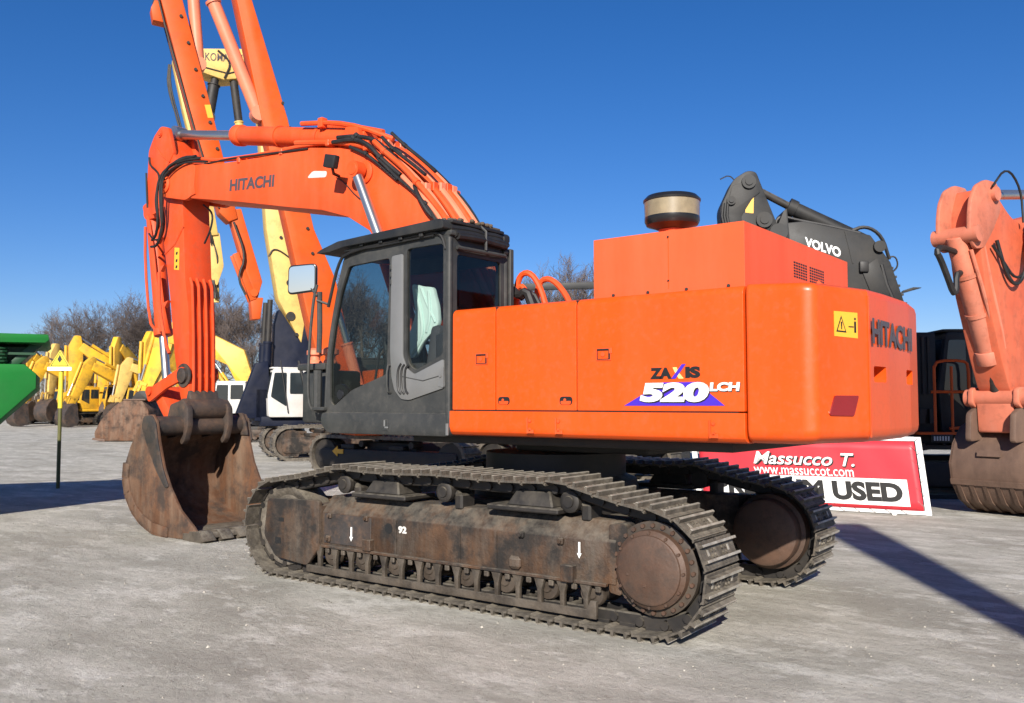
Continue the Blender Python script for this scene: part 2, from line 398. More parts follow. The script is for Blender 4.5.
def make_frame(s):
    """s = -1 near side, +1 far side; all the lateral sizes are mirrored"""
    Y = lambda y: s*y
    fr = MB()
    sec = [(Y(1.62), .37), (Y(1.62), .73), (Y(1.47), .90), (Y(1.14), .90), (Y(1.14), .37)]
    fr.prism(sec, -1.72, 1.98, 'X', .012, 2)
    fp = rounded([(-2.62, .83), (-2.68, .40), (-2.47, .17), (-1.93, .125), (-1.735, .34), (-1.735, .855)], .05, 3)
    fr.prism(fp, Y(1.655), Y(1.60), 'Y', .012); fr.prism(fp, Y(1.20), Y(1.15), 'Y', .012)
    fr.box((-1.83, Y(1.4), .55), (.2, .5, .5), .02)
    # rear plate holding the drive, and skirt below the box
    fr.prism(rounded([(1.9, .30), (1.9, .88), (2.06, .90), (2.12, .7), (2.02, .42), (2.02, .28)], .03), Y(1.60), Y(1.40), 'Y', .01)
    fr.box((.1, Y(1.635), .365), (3.6, .05, .03), .005, 1)
    # bolts and lugs on the face
    for x, z, a in ((-1.58, .70, .05), (-1.02, .71, .05), (1.0, .72, .05), (1.43, .70, .055), (-1.60, .45, .06)):
        fr.box((x, Y(1.635), z), (a, .04, a*1.1), .008, 1); fr.cyl((x, Y(1.63), z), (x, Y(1.675), z), a*.35, n=6)
    fr.box((-.98, Y(1.65), .44), (.12, .07, .12), .008, 1); fr.box((1.52, Y(1.655), .43), (.13, .08, .15), .008, 1); fr.box((.93, Y(1.65), .46), (.14, .06, .12), .03, 1)
    for x in (-.6, .25, .7): fr.box((x, Y(1.624), .55), (.012, .012, .34), 0, 1)
    f = fr.build('track_frame', M['rust_frame'], exc, ang=28)
    gd_ = MB()
    gd_.prism([(-1.94, .062), (1.80, .062), (1.80, .215), (1.74, .215), (1.70, .135), (-1.94, .135)], Y(1.65), Y(1.61), 'Y', .004)
    for k in range(15):                                   # guard struts, flared at the top
        x = -1.74+k*.245
        gd_.prism([(x-.075, .362), (x+.06, .362), (x+.045, .33), (x+.022, .25), (x+.022, .125), (x-.022, .125), (x-.026, .25), (x-.055, .33)], Y(1.642), Y(1.60), 'Y', .004)
        gd_.box((x+.12, Y(1.628), .318), (.055, .03, .055), .008, 1)
    gd_.build('roller_guard', M['rail'], f)
    pl = MB()                                             # blackened plates and openings
    pl.box((-1.32, Y(1.622), .56), (.72, .012, .32), .004, 1)
    pl.build('cover_plate', M['bucket_dark'], f)
    h = MB(); h.cyl((-.71, Y(1.60), .63), (-.71, Y(1.6225), .63), .055, n=20); h.build('frame_hole', M['letter_black'], f)
    for c_, d_ in (((-2.37, Y(1.6555), .60), (.09, .004, .045)), ((-2.42, Y(1.6555), .36), (.1, .004, .07))): h = MB(); h.box(c_, d_); h.build('frame_hole', M['letter_black'], f)
    if s < 0:
        a = MB()
        for x, z, k in ((-1.25, .53, .8), (1.62, .64, .75)):
            a.prism([(x-.012*k, z+.09*k), (x+.014*k, z+.09*k), (x+.014*k, z-.04*k), (x+.032*k, z-.04*k), (x, z-.10*k), (x-.032*k, z-.04*k), (x-.012*k, z-.04*k)], -1.6335, -1.629, 'Y')
        a.build('white_arrow', M['white'], f)
        lettering('92', .115, .075, (-.57, -1.6205, .595), (1, 0, 0), (0, 0, 1), M['white_dirty'], f, .06)
    # front idler: rim, web and hub
    idl = MB()
    idl.lathe([(.10, 1.24), (.34, 1.27), (.41, 1.22), (.455, 1.22), (.47, 1.30), (.475, 1.385), (.47, 1.47), (.455, 1.55), (.41, 1.55), (.34, 1.50), (.10, 1.53), (0, 1.53)], (-2.42, 0, .525), 'Y', 40)
    for i, v in enumerate(idl.v): idl.v[i] = (v[0], s*v[1], v[2])
    idl.build('idler_wheel', M['shoe'], f, ang=40)
    # drive sprocket with bolted cover
    sp = MB()
    prof = [(0, 1.22), (.40, 1.22), (.41, 1.30), (.41, 1.37), (.37, 1.40), (.37, 1.50), (.395, 1.53), (.395, 1.585), (.335, 1.60), (.33, 1.60)]
    if s > 0: prof = [(0, .93), (.30, .93), (.345, .955), (.36, 1.0), (.36, 1.08), (.40, 1.10), (.40, 1.16), (.41, 1.20)]+prof[1:]+[(0, 1.60)]
    sp.lathe(prof, (2.33, 0, .545), 'Y', 44)
    for k in range(21):                                   # sprocket teeth
        a = 2*math.pi*k/21
        sp.box((2.33+.43*math.cos(a), 1.385, .545+.43*math.sin(a)), (.06, .07, .05), .01, 1, Matrix.Rotation(-a, 4, 'Y'))
    for i, v in enumerate(sp.v): sp.v[i] = (v[0], s*v[1], v[2])
    spk = sp.build('drive_sprocket', M['hub'] if s > 0 else M['greasy'], f, ang=35)
    cv = MB(); cv.lathe([(.33, 1.60), (.325, 1.66), (.29, 1.685), (.285, 1.70), (.27, 1.707), (0, 1.707)], (2.33, 0, .545), 'Y', 44)
    for k in range(24):
        a = 2*math.pi*k/24
        if s < 0: cv.cyl((2.33+.362*math.cos(a), 1.58, .545+.362*math.sin(a)), (2.33+.362*math.cos(a), 1.618, .545+.362*math.sin(a)), .019, n=6)
        if k % 2 == 0: cv.cyl((2.33+.307*math.cos(a), 1.66, .545+.307*math.sin(a)), (2.33+.307*math.cos(a), 1.69, .545+.307*math.sin(a)), .014, n=6)
    cv.box((2.30, 1.709, .42), (.03, .012, .03), .004, 1); cv.box((2.14, 1.709, .50), (.024, .012, .024), .004, 1)
    for i, v in enumerate(cv.v): cv.v[i] = (v[0], s*v[1], v[2])
    cv.build('hub_cover', M['hub'], spk, ang=35)
    for x in (-1.43, 0., 1.48):                           # carrier rollers on their brackets
        r = MB(); r.lathe([(0, 1.60), (.05, 1.60), (.055, 1.585), (.075, 1.585), (.10, 1.57), (.10, 1.52), (.085, 1.50), (.085, 1.27), (.10, 1.25), (.10, 1.2), (0, 1.2)], (x, 0, 1.045), 'Y', 28)
        r.box((x+.13, 1.40, .95), (.10, .22, .16), .02, 1); r.cyl((x, 1.45, 1.045), (x+.13, 1.45, .98), .05, n=10)
        for i, v in enumerate(r.v): r.v[i] = (v[0], s*v[1], v[2])
        r.build('carrier_roller', M['dark_under'], f)
    for k in range(8):                                    # bottom rollers
        x = -1.62+k*.475
        r = MB(); r.lathe([(0, 1.58), (.05, 1.58), (.06, 1.565), (.115, 1.56), (.125, 1.54), (.125, 1.50), (.10, 1.47), (.10, 1.28), (.125, 1.25), (.125, 1.2), (0, 1.2)], (x, 0, .265), 'Y', 24)
        for i, v in enumerate(r.v): r.v[i] = (v[0], s*v[1], v[2])
        r.build('track_roller', M['greasy'], f)
    for xa, xb, xc, xd in ((-1.23, -.45, -1.02, -.63), (.60, 1.41, .86, 1.27)):     # black step pads
        st = MB(); st.box(((xa+xb)/2, Y(1.42), .955), (xb-xa, .48, .05), .012, 1)
        bm = bmesh.new(); q = []
        for z, (x0, x1), (y0, y1) in ((.975, (xc-.06, xd+.06), (1.24, 1.62)), (1.125, (xc+.03, xd-.01), (1.28, 1.56))):
            q.append([bm.verts.new((x, Y(y), z)) for x, y in ((x0, y0), (x1, y0), (x1, y1), (x0, y1))])
        bm.faces.new(q[0]); bm.faces.new(q[1])
        for i in range(4): bm.faces.new((q[0][i], q[0][(i+1) % 4], q[1][(i+1) % 4], q[1][i]))
        bmesh.ops.recalc_face_normals(bm, faces=bm.faces); MB._bev(bm, .015, 1); st._add(bm)
        st.build('step', M['dark_under'], f)
    return f
for sd in (-1, 1):
    f_o = make_frame(sd)
    for o_ in [f_o]+list(f_o.children_recursive): o_.data.transform(Matrix.Translation((0, 0, .045)))

cb = MB()
cb.box((.1, 0, .78), (1.9, 2.3, .42), .06); cb.box((-.75, 0, .62), (.5, 2.28, .35), .05); cb.box((1.05, 0, .62), (.5, 2.28, .35), .05)
cb.lathe([(0, .95), (.95, .95), (.9, 1.15), (.78, 1.2), (.78, 1.44), (0, 1.44)], (.3, 0, 0), 'Z', 40)
cb.build('car_body', M['dark_under'], exc)

# ------------------------------------------------------------------ upper works (local frame slewed by UPR)
def ub(mb, name, mat, parent, ang=32):
    low = name == 'bucket' or (parent is not None and parent.name == 'bucket')      # the bucket rests on the ground
    return mb.build(name, mat, parent, UPB if low else UPR, ang)
dk = MB(); dk.box((1.1, 0, 1.56), (3.7, 2.4, .10), .02)
dk.box((-1.0, .95, 1.85), (1.7, 1.0, .5), .03)
dk.box((1.0, 0, 1.47), (1.6, 1.2, .10), .02)
ub(dk, 'revolving_frame', M['dark_under'], exc)

hs = MB()
hs.box((1.63, .06, 2.23), (3.05, 2.86, 1.26), .05, 3)                 # inner block behind the doors
ub(hs, 'engine_housing', M['orange'], exc)
hsg = bpy.data.objects['engine_housing']
def side_panel(x0, x1, name):
    mb = MB()
    prof = [(-1.5, 1.857), (-1.5, 2.80)]
    for k in range(1, 7):
        a = R(15*k); prof.append((-1.43-.07*math.cos(a), 2.80+.07*math.sin(a)))
    prof += [(-1.2, 2.872), (-1.2, 2.8), (-1.40, 2.8), (-1.40, 1.857)]
    mb.prism(prof, x0, x1, 'X', .010, 2)
    return ub(mb, name, M['orange'], hsg)
dr1 = side_panel(.085, .637, 'service_door'); dr2 = side_panel(.647, 1.579, 'service_door'); dr3 = side_panel(1.589, 3.176, 'service_door')
sk = MB()
prof = [(-1.40, 1.60), (-1.45, 1.61), (-1.485, 1.64), (-1.50, 1.69), (-1.50, 1.848), (-1.3, 1.848), (-1.3, 1.60)]
sk.prism(prof, .03, 3.178, 'X', .012, 2)
skt = ub(sk, 'side_skirt', M['orange'], hsg)
for x in (1.03, 1.356, 2.88):
    br = MB(); br.box((x, -1.507, 1.715), (.012, .016, .15), .002, 1); br.box((x+.035, -1.506, 1.66), (.075, .012, .035), .003, 1)
    for z in (1.68, 1.76): br.cyl((x+.03, -1.498, z), (x+.03, -1.512, z), .016, n=10)
    ub(br, 'mounting_bracket', M['orange_faded'], skt)
gp_ = []
for x, z0, z1 in ((.642, 1.86, 2.86), (1.584, 1.86, 2.86)):
    mb = MB(); mb.box((x, -1.44, (z0+z1)/2), (.03, .08, z1-z0)); ub(mb, 'gap_shade', M['letter_black'], hsg)  # black strips behind the door gaps stand in for their shade
mb = MB(); mb.box((1.62, -1.45, 1.8525), (3.0, .08, .012)); ub(mb, 'gap_shade', M['letter_black'], hsg)  # same black shade strip along the gap above the skirt
def latch(x, z, par):
    mb = MB(); mb.plate([(x-.075, z-.055), (x+.075, z-.055), (x+.075, z+.055), (x-.075, z+.055)], [[(x-.06, z-.04), (x+.06, z-.04), (x+.06, z+.04), (x-.06, z+.04)]], -1.508, -1.498)
    mb.cyl((x-.01, -1.498, z), (x-.01, -1.507, z), .022, n=12); mb.box((x+.07, -1.505, z+.03), (.03, .012, .05), .003, 1)
    o = ub(mb, 'door_latch', M['orange_faded'], par)
    mb = MB(); mb.plate([(x-.068, z-.048), (x+.068, z-.048), (x+.068, z+.048), (x-.068, z+.048)], [[(x-.06, z-.04), (x+.05, z-.04), (x+.05, z+.034), (x-.06, z+.034)]], -1.5085, -1.5075); ub(mb, 'latch_gap', M['letter_black'], o)
latch(.469, 2.358, dr1); latch(1.873, 2.358, dr3)
for x in (.747, 1.467):
    mb = MB(); mb.prism(rounded([(x-.07, 1.91), (x+.07, 1.91), (x+.07, 1.985), (x-.07, 1.985)], .035), -1.503, -1.499); ub(mb, 'grip_slot', M['letter_black'], dr2)
    mb = MB(); mb.prism(rounded([(x-.05, 1.912), (x+.05, 1.912), (x+.06, 1.945), (x-.06, 1.945)], .015), -1.507, -1.502); mb.cyl((x-.01, -1.5, 1.955), (x-.01, -1.509, 1.955), .014, n=8); ub(mb, 'grip_plate', M['orange_faded'], dr2)
X1, Z1 = (1, 0, 0), (0, 0, 1)
# model badge: word, number, small letters, the triangle behind
tri = MB(); tri.prism([(2.077, 1.903), (3.01, 1.905), (2.86, 2.02), (2.80, 2.10), (2.45, 2.10)], -1.5025, -1.5005); ub(tri, 'badge_triangle', M['blue_decal'], dr3)
lettering('ZA', .205, .095, (2.335, -1.5025, 2.130), X1, Z1, M['letter_black'], dr3, .06, pre=UPR)
lettering('IS', .135, .095, (2.665, -1.5025, 2.134), X1, Z1, M['letter_black'], dr3, .06, pre=UPR)
xs = MB(); xs.prism([(2.535, 2.13), (2.575, 2.13), (2.67, 2.25), (2.635, 2.25)], -1.5062, -1.5043); ub(xs, 'badge_stroke', M['blue_decal'], dr3)
xs = MB(); xs.prism([(2.548, 2.225), (2.585, 2.225), (2.60, 2.185), (2.65, 2.13), (2.605, 2.13), (2.575, 2.17)], -1.5035, -1.5005); ub(xs, 'badge_stroke', M['gold_decal'], dr3)
lettering('520', .64, .165, (2.243, -1.5036, 1.925), X1, Z1, M['letter_black'], dr3, .075, .12, pre=UPR)
lettering('520', .64, .165, (2.236, -1.5075, 1.934), X1, Z1, M['white'], dr3, .06, .12, pre=UPR)
lettering('LCH', .262, .072, (2.886, -1.5036, 2.016), X1, Z1, M['letter_black'], dr3, .05, .08, pre=UPR)
lettering('LCH', .262, .072, (2.882, -1.5075, 2.022), X1, Z1, M['white'], dr3, .05, .08, pre=UPR)

hd = MB()
hd.prism(rounded([(1.69, 2.868), (3.14, 2.868), (3.14, 3.415), (1.69, 3.415)], .003, 1), -1.37, 1.33, 'Y', .085, 5)
hood = ub(hd, 'engine_hood', M['orange_hood'], exc)
gr = MB()
for i in range(14):
    for j in range(6):
        if i in (6, 7) and j < 6 and i == 6: continue
        gr.box((3.1405, -.235+i*.060, 3.215-j*.026), (.004, .042, .015))
ub(gr, 'grille_slots', M['letter_black'], hood)
for x, z, r_ in ((1.9, 2.892, .014), (2.25, 2.892, .014), (2.62, 2.892, .014), (3.0, 2.892, .014), (2.45, 3.36, .008), (2.45, 2.98, .008)): bl = MB(); bl.cyl((x, -1.36, z), (x, -1.382, z), r_, n=8); ub(bl, 'hood_bolt', M['dark_under'], hood)
sm = MB(); sm.box((2.45, -1.371, 3.14), (.006, .003, .46)); ub(sm, 'hood_seam', M['orange'], hood)
hnd = MB(); hnd.lathe([(0, -.02), (.09, -.02), (.09, .0), (.06, .03), (0, .04)], (3.14, .42, 3.03), 'X', 20); ub(hnd, 'hood_cap', M['orange_hood'], hood)
pc = MB(); c0 = (2.09, -.6, 0)
pc.lathe([(0, 3.40), (.12, 3.40), (.12, 3.56), (.14, 3.60), (.14, 3.64)], c0, 'Z', 32)
pcl = ub(pc, 'air_pre_cleaner', M['orange_faded'], exc)
pb = MB(); pb.lathe([(0, 3.58), (.13, 3.58), (.17, 3.60), (.245, 3.625), (.262, 3.66), (.262, 3.70), (.25, 3.70)], c0, 'Z', 40); pb.lathe([(.262, 3.845), (.272, 3.85), (.275, 3.868), (.24, 3.905), (.15, 3.922), (0, 3.926)], c0, 'Z', 40)
ub(pb, 'cleaner_base_and_cap', M['black_gloss'], pcl)
pw = MB(); pw.lathe([(.255, 3.695), (.26, 3.70), (.265, 3.848), (.2, 3.85)], c0, 'Z', 40); ub(pw, 'cleaner_bowl', M['amber'], pcl)

# counterweight
cw = MB()
plan = rounded([(3.19, -1.5), (3.66, -1.5), (3.74, -1.46), (3.955, -.87), (3.96, -.865), (3.985, -.4), (3.985, .3), (3.915, .86), (3.69, 1.48), (3.19, 1.48)], .035, 3)
bm = bmesh.new(); lv = []
def inset(p, d):
    c = Vector((3.45, 0)); q = Vector(p); 
    return (q.x-d*(1 if q.x > 3.3 else .0), q.y-d*(1 if q.y > .6 else (-1 if q.y < -.6 else 0)))
for z, d in ((1.605, .16), (1.612, .09), (1.635, .035), (1.67, .008), (1.72, 0), (2.80, 0), (2.845, .01), (2.868, .03), (2.876, .07), (2.877, .14)):
    lv.append([bm.verts.new((*inset(p, d), z-(.04*(p[0]-3.3) if z > 2.7 else 0))) for p in plan])
n = len(plan)
for a, b in zip(lv, lv[1:]):
    for i in range(n): bm.faces.new((a[i], a[(i+1) % n], b[(i+1) % n], b[i]))
bm.faces.new(lv[0][::-1]); bm.faces.new(lv[-1]); bmesh.ops.recalc_face_normals(bm, faces=bm.faces)
cw._add(bm)
cwo = ub(cw, 'counterweight', M['orange'], exc, 38)
def cut(obj, boxes):
    for c, d, rz in boxes:
        k = MB(); k.box((0, 0, 0), d, .02, 2); ko = k.build('cutter', M['black'], None, UPR @ Matrix.Translation(c) @ Matrix.Rotation(rz, 4, 'Z'))
        md = obj.modifiers.new('cut', 'BOOLEAN'); md.object = ko; md.operation = 'DIFFERENCE'; md.solver = 'EXACT'
        dg = bpy.context.evaluated_depsgraph_get(); me = bpy.data.meshes.new_from_object(obj.evaluated_get(dg))
        obj.modifiers.clear(); obj.data = me; bpy.data.objects.remove(ko)
def weighted(o):
    bm = bmesh.new(); bm.from_mesh(o.data); bm.normal_update()
    for e in bm.edges: e.smooth = not (len(e.link_faces) == 2 and e.calc_face_angle(0) > R(38))
    for f in bm.faces: f.smooth = True
    bm.to_mesh(o.data); bm.free()
    md = o.modifiers.new('weighted', 'WEIGHTED_NORMAL'); md.mode = 'FACE_AREA'; md.weight = 100; md.keep_sharp = True
cut(cwo, [((3.99, -.62, 2.16), (.30, .30, .13), 0), ((3.99, .30, 2.155), (.30, .28, .13), 0)])
weighted(cwo)
for nm in ('engine_housing', 'engine_hood', 'service_door', 'service_door.001', 'service_door.002', 'side_skirt'): weighted(bpy.data.objects[nm])
A = Vector((3.742, -1.465, 0)); B = Vector((3.955, -.87, 0)); U = (B-A).normalized(); NN = Vector((U.y, -U.x, 0))
def chp(u, z, off=.004): return A+U*u+NN*off+Vector((0, 0, z))
def chpoly(pts, name, mat, par, off=.003, th=.004):
    mb = MB(); bm = bmesh.new(); a = [bm.verts.new(chp(u, z, off)) for u, z in pts]; b = [bm.verts.new(chp(u, z, off+th)) for u, z in pts]
    k = len(pts); bm.faces.new(a[::-1]); bm.faces.new(b)
    for i in range(k): bm.faces.new((a[i], a[(i+1) % k], b[(i+1) % k], b[i]))
    bmesh.ops.recalc_face_normals(bm, faces=bm.faces); mb._add(bm); return ub(mb, name, mat, par)
rf = chpoly(rounded([(.20, 1.985), (.49, 1.985), (.425, 1.825), (.13, 1.832)], .02), 'reflector', M['red_lens'], cwo, -.003, .012)
st = chpoly([(.215, 2.445), (.50, 2.437), (.50, 2.64), (.215, 2.64)], 'warning_sticker', M['yellow_sticker'], cwo, -.002, .004)
def loop(pts, w):
    c = sum((Vector(p) for p in pts), Vector((0, 0)))/len(pts); return [tuple(c+(Vector(p)-c)*w) for p in pts]
T = [(.235, 2.48), (.36, 2.476), (.298, 2.61)]
chpoly(T, 'sticker_triangle', M['letter_black'], st, .002, .001); chpoly(loop(T, .72), 'sticker_ground', M['yellow_sticker'], st, .0032, .001)
chpoly([(.293, 2.50), (.303, 2.50), (.307, 2.56), (.289, 2.56)], 'sticker_mark', M['letter_black'], st, .0045, .001)
chpoly([(.455, 2.48), (.480, 2.48), (.480, 2.57), (.455, 2.57)], 'sticker_figure', M['letter_black'], st, .002, .001); chpoly(rounded([(.457, 2.578), (.478, 2.578), (.478, 2.60), (.457, 2.60)], .01), 'sticker_figure', M['letter_black'], st, .002, .001)
chpoly([(.385, 2.52), (.45, 2.52), (.45, 2.53), (.385, 2.53)], 'sticker_mark', M['letter_black'], st, .002, .001)
lettering('HITACHI', 1.17, .21, (3.983, -.86, 2.40), (.012, 1, -.012), Z1, M['letter_grey'], cwo, .035, pre=UPR @ Matrix.Translation((.003, 0, 0)), th=.003)
sm2 = MB(); sm2.box((3.962, -.868, 2.22), (.010, .012, 1.13)); ub(sm2, 'panel_seam', M['orange_faded'], cwo)

# ------------------------------------------------------------------ cab
cab = MB()
out = [(-1.84, 1.63), (-1.86, 1.85), (-1.84, 2.25), (-1.80, 2.60), (-1.70, 3.05), (-1.57, 3.52), (-1.50, 3.60), (-1.38, 3.64), (.035, 3.66), (.035, 1.63)]
fw_ = rounded([(-1.77, 2.45), (-1.70, 2.82), (-1.60, 3.18), (-1.475, 3.46), (-.82, 3.49), (-.855, 2.235), (-1.40, 2.07), (-1.70, 1.885), (-1.765, 1.95)], .05, 3)
rw_ = rounded([(-.565, 3.56), (-.045, 3.565), (-.045, 2.42), (-.43, 2.265), (-.53, 2.33), (-.565, 2.45)], .05, 3)
cab.plate(out, [fw_, rw_], -1.50, -1.445)
fw2 = rounded([(-1.72, 2.45), (-1.47, 3.46), (-.80, 3.46), (-.80, 2.2), (-1.70, 2.2)], .05, 3)
rw2 = rounded([(-.66, 3.45), (-.08, 3.45), (-.08, 2.5), (-.66, 2.5)], .05, 3)
cab.plate(out, [fw2, rw2], -.60, -.545)
cab.plate([(-1.445, 1.63), (-.60, 1.63), (-.60, 3.66), (-1.445, 3.66)], [rounded([(-1.385, 2.6), (-.66, 2.6), (-.66, 3.46), (-1.385, 3.46)], .05, 3)], .0, .04, 'X')
cab.box((-.70, -1.02, 3.665), (1.55, .98, .06), .025); cab.box((-.9, -1.02, 1.66), (1.86, .84, .06), .01)
for y in (-1.472, -.572):
    cab.tube([(-1.85, y, 1.8), (-1.83, y, 2.25), (-1.79, y, 2.6), (-1.69, y, 3.05), (-1.56, y, 3.52), (-1.48, y, 3.62), (-1.3, y, 3.66)], .032, 8, 0, 1)
cab.cyl((.02, -1.482, 1.65), (.02, -1.482, 3.62), .035, n=12); cab.cyl((.02, -.565, 1.65), (.02, -.565, 3.64), .035, n=12)
cab.box((-1.83, -1.02, 1.8), (.06, .86, .4), .01)
cabo = ub(cab, 'cab', M['grey_paint'], exc, 30)
lwr = MB(); lwr.prism(rounded([(-1.80, 1.585), (.05, 1.585), (.05, 1.825), (-1.90, 1.825), (-1.92, 1.70)], .06, 4), -1.515, -.6, 'Y', .02); lwr.box((-.85, -1.517, 1.69), (.07, .008, .12), .003, 1)
ub(lwr, 'cab_floor_skirt', M['grey_paint'], cabo)
hk = MB(); hk.box((-.86, -1.524, 1.71), (.02, .012, .07), .003, 1); hk.box((-.83, -1.524, 1.665), (.05, .012, .02), .003, 1); hk.box((.035, -1.52, 1.66), (.03, .02, .12), .003, 1); ub(hk, 'door_catch', M['silver_paint'], cabo)
gl = MB(); gl.prism(loop(fw_, 1.015), -1.478, -1.472); ub(gl, 'side_window', M['glass'], cabo)
gl = MB(); gl.prism(loop(rw_, 1.015), -1.478, -1.472); ub(gl, 'door_window', M['glass_door'], cabo)
for w_ in (fw2, rw2): gl = MB(); gl.prism(loop(w_, 1.015), -.575, -.57); ub(gl, 'far_window', M['glass'], cabo)
gl = MB(); gl.box((.02, -1.022, 3.03), (.006, .74, .88)); ub(gl, 'rear_window', M['glass_rear'], cabo)
gl = MB(); gl.prism([(-1.83, 2.0), (-1.79, 2.6), (-1.69, 3.05), (-1.53, 3.56), (-1.545, 3.56), (-1.705, 3.05), (-1.805, 2.6), (-1.845, 2.0)], -1.44, -.60, 'Y'); ub(gl, 'windscreen', M['glass'], cabo)
# lighter door column with handle block
do = MB()
do.prism(rounded([(-.775, 3.50), (-.605, 3.51), (-.60, 2.42), (-.54, 2.29), (-.43, 2.225), (-.02, 2.375), (-.005, 2.08), (-.50, 1.955), (-.62, 1.965), (-.72, 2.06), (-.765, 2.2), (-.79, 2.5)], .03, 3), -1.522, -1.498, 'Y', .006)
door = ub(do, 'cab_door_panel', M['silver_paint'], cabo)
hn = MB()
for k in range(3):
    x = -.665+k*.052; hn.tube([(x+.05, -1.523, 2.34-k*.01), (x+.012, -1.527, 2.29), (x, -1.528, 2.2), (x+.01, -1.527, 2.06), (x+.05, -1.523, 2.02)], .013, 6, 0, 1)
ub(hn, 'door_vent', M['black'], door)
dh = MB(); dh.tube([(-.79, -1.50, 2.33), (-.80, -1.55, 2.32), (-.80, -1.55, 2.05), (-.79, -1.50, 2.03)], .012, 8, 0, 1)
for z in (3.38, 3.30, 3.22): dh.box((-.785, -1.515, z), (.03, .03, .05), .004, 1)
ub(dh, 'door_handle', M['grey_paint'], door)
lk = MB(); lk.prism(rounded([(-.09, 2.10), (-.01, 2.08), (-.01, 2.30), (-.07, 2.22)], .02), -1.53, -1.52); lk.cyl((-.05, -1.52, 2.2), (-.05, -1.54, 2.2), .016, n=8); ub(lk, 'door_lock', M['silver_paint'], door)
dsm = MB(); dsm.tube([(-.63, -1.524, 2.21), (-.3, -1.524, 2.155), (-.03, -1.524, 2.21)], .005, 5); ub(dsm, 'door_crease', M['grey_paint'], door)
# sun visor roof guard and rolled sheet
rg = MB()
vis = rounded([(-1.92, 3.635), (-1.84, 3.67), (-1.55, 3.735), (.0, 3.80), (.04, 3.77), (.04, 3.70), (-1.45, 3.665), (-1.70, 3.63)], .02)
rg.prism(vis, -1.60, -.50, 'Y', .012)
for x in (-1.2, -.9, -.6, -.3): rg.box((x, -1.56, 3.675), (.05, .03, .05), .004, 1)
rgo = ub(rg, 'roof_guard', M['volvo_grey'], cabo)
tr_ = MB(); tr_.tube([(-1.80, -1.51, 3.02), (-1.62, -1.53, 3.5), (-1.46, -1.54, 3.62), (-.2, -1.53, 3.69), (-.06, -1.51, 3.66), (-.01, -1.5, 3.5)], .018, 8, 0, 2)
tr_.tube([(-1.5, -1.535, 3.63), (-1.0, -1.54, 3.625), (-.15, -1.53, 3.655)], .012, 6)
ub(tr_, 'rain_gutter', M['black'], cabo)
rl = MB()
for k in range(5):
    r_ = .06+.018*math.sin(k*2.3)
    rl.tube([(.0+.02*k, -1.50+.02*k, 3.74-.026*k), (.03+.015*k, -1.2, 3.755-.026*k+.008*math.sin(k*3)), (.01+.02*k, -.95, 3.75-.026*k), (.035+.015*k, -.75, 3.74-.026*k+.015*(k % 2)), (.02+.015*k, -.62, 3.735-.025*k)], r_*.55, 8, 0, 2)
rl.box((.0, -1.06, 3.785), (.14, .86, .04), .015); rl.box((.03, -.62, 3.71), (.13, .09, .08), .02); rl.box((.03, -.60, 3.58), (.10, .08, .06), .02)
rlo = ub(rl, 'rolled_sunshade', M['black'], cabo)
lr = MB(); lr.box((-.12, -.9, 3.82), (.3, .5, .03), .01)
for k in range(26): 
    x = -.2+random.random()*.26; y = -1.4+random.random()*.6
    lr.box((x, y, 3.825+random.random()*.02), (.03+random.random()*.04, .05, .035), .01, 1, Matrix.Rotation(random.random()*3, 4, 'Z'))
ub(lr, 'roof_debris', M['brush'], rgo)
bk = MB(); bk.tube([(.075, -1.42, 3.52), (.09, -1.3, 3.515), (.09, -.75, 3.525), (.075, -.63, 3.53)], .022, 8, 0, 1); bk.tube([(.05, -1.02, 3.80), (.11, -1.0, 3.74), (.11, -1.0, 3.54)], .016, 6); bk.box((.05, -.5, 2.95), (.05, .07, 1.35), .01, 1)
ub(bk, 'cab_rear_bar', M['grey_paint'], cabo)
# inside: seat with cover, consoles, levers
se = MB(); se.box((-.62, -1.02, 2.10), (.5, .5, .16), .05); se.box((-.42, -1.02, 2.45), (.16, .5, .62), .06, rot=Matrix.Rotation(R(10), 4, 'Y')); se.box((-.6, -1.02, 1.85), (.4, .4, .4), .02)
ub(se, 'driver_seat', M['seat'], cabo)
cv_ = MB(); cpts = [(-.87, 3.26), (-.70, 3.21), (-.545, 3.19), (-.52, 3.1), (-.475, 2.98), (-.455, 2.77), (-.60, 2.66), (-.70, 2.58), (-.82, 2.41), (-.97, 2.45), (-.92, 2.65), (-.80, 2.91)]
cv_.prism(rounded(cpts, .06, 3), -1.12, -1.06, 'Y', .02, 2)
sc_ = cv_.build('seat_cover', M['cloth'], cabo, UPR)
fold = MB(); fold.tube([(-.80, -1.125, 3.18), (-.70, -1.128, 2.9), (-.68, -1.126, 2.65), (-.86, -1.12, 2.46)], .022, 6, 0, 2); fold.tube([(-.60, -1.124, 3.15), (-.57, -1.13, 2.85), (-.63, -1.122, 2.70)], .02, 6, 0, 2); fold.tube([(-.72, -1.124, 3.2), (-.62, -1.128, 3.0), (-.50, -1.122, 2.8)], .015, 6, 0, 2)
fold.build('cover_fold', M['cloth'], sc_, UPR)
ins = MB(); ins.box((-.7, -1.32, 2.2), (.6, .18, .3), .03); ins.box((-.7, -.72, 2.2), (.6, .18, .3), .03); ins.box((-1.3, -.68, 2.3), (.4, .12, .9), .03)
ins.tube([(-1.0, -1.32, 2.3), (-1.05, -1.32, 2.52)], .02); ins.cyl((-1.05, -1.32, 2.5), (-1.06, -1.32, 2.62), .03); ins.tube([(-1.0, -.72, 2.3), (-1.05, -.72, 2.55)], .02)
for y in (-1.1, -.95): ins.tube([(-1.5, y, 1.7), (-1.45, y, 2.2), (-1.38, y, 2.55)], .014); ins.box((-1.5, y, 1.86), (.02, .1, .2), .01)
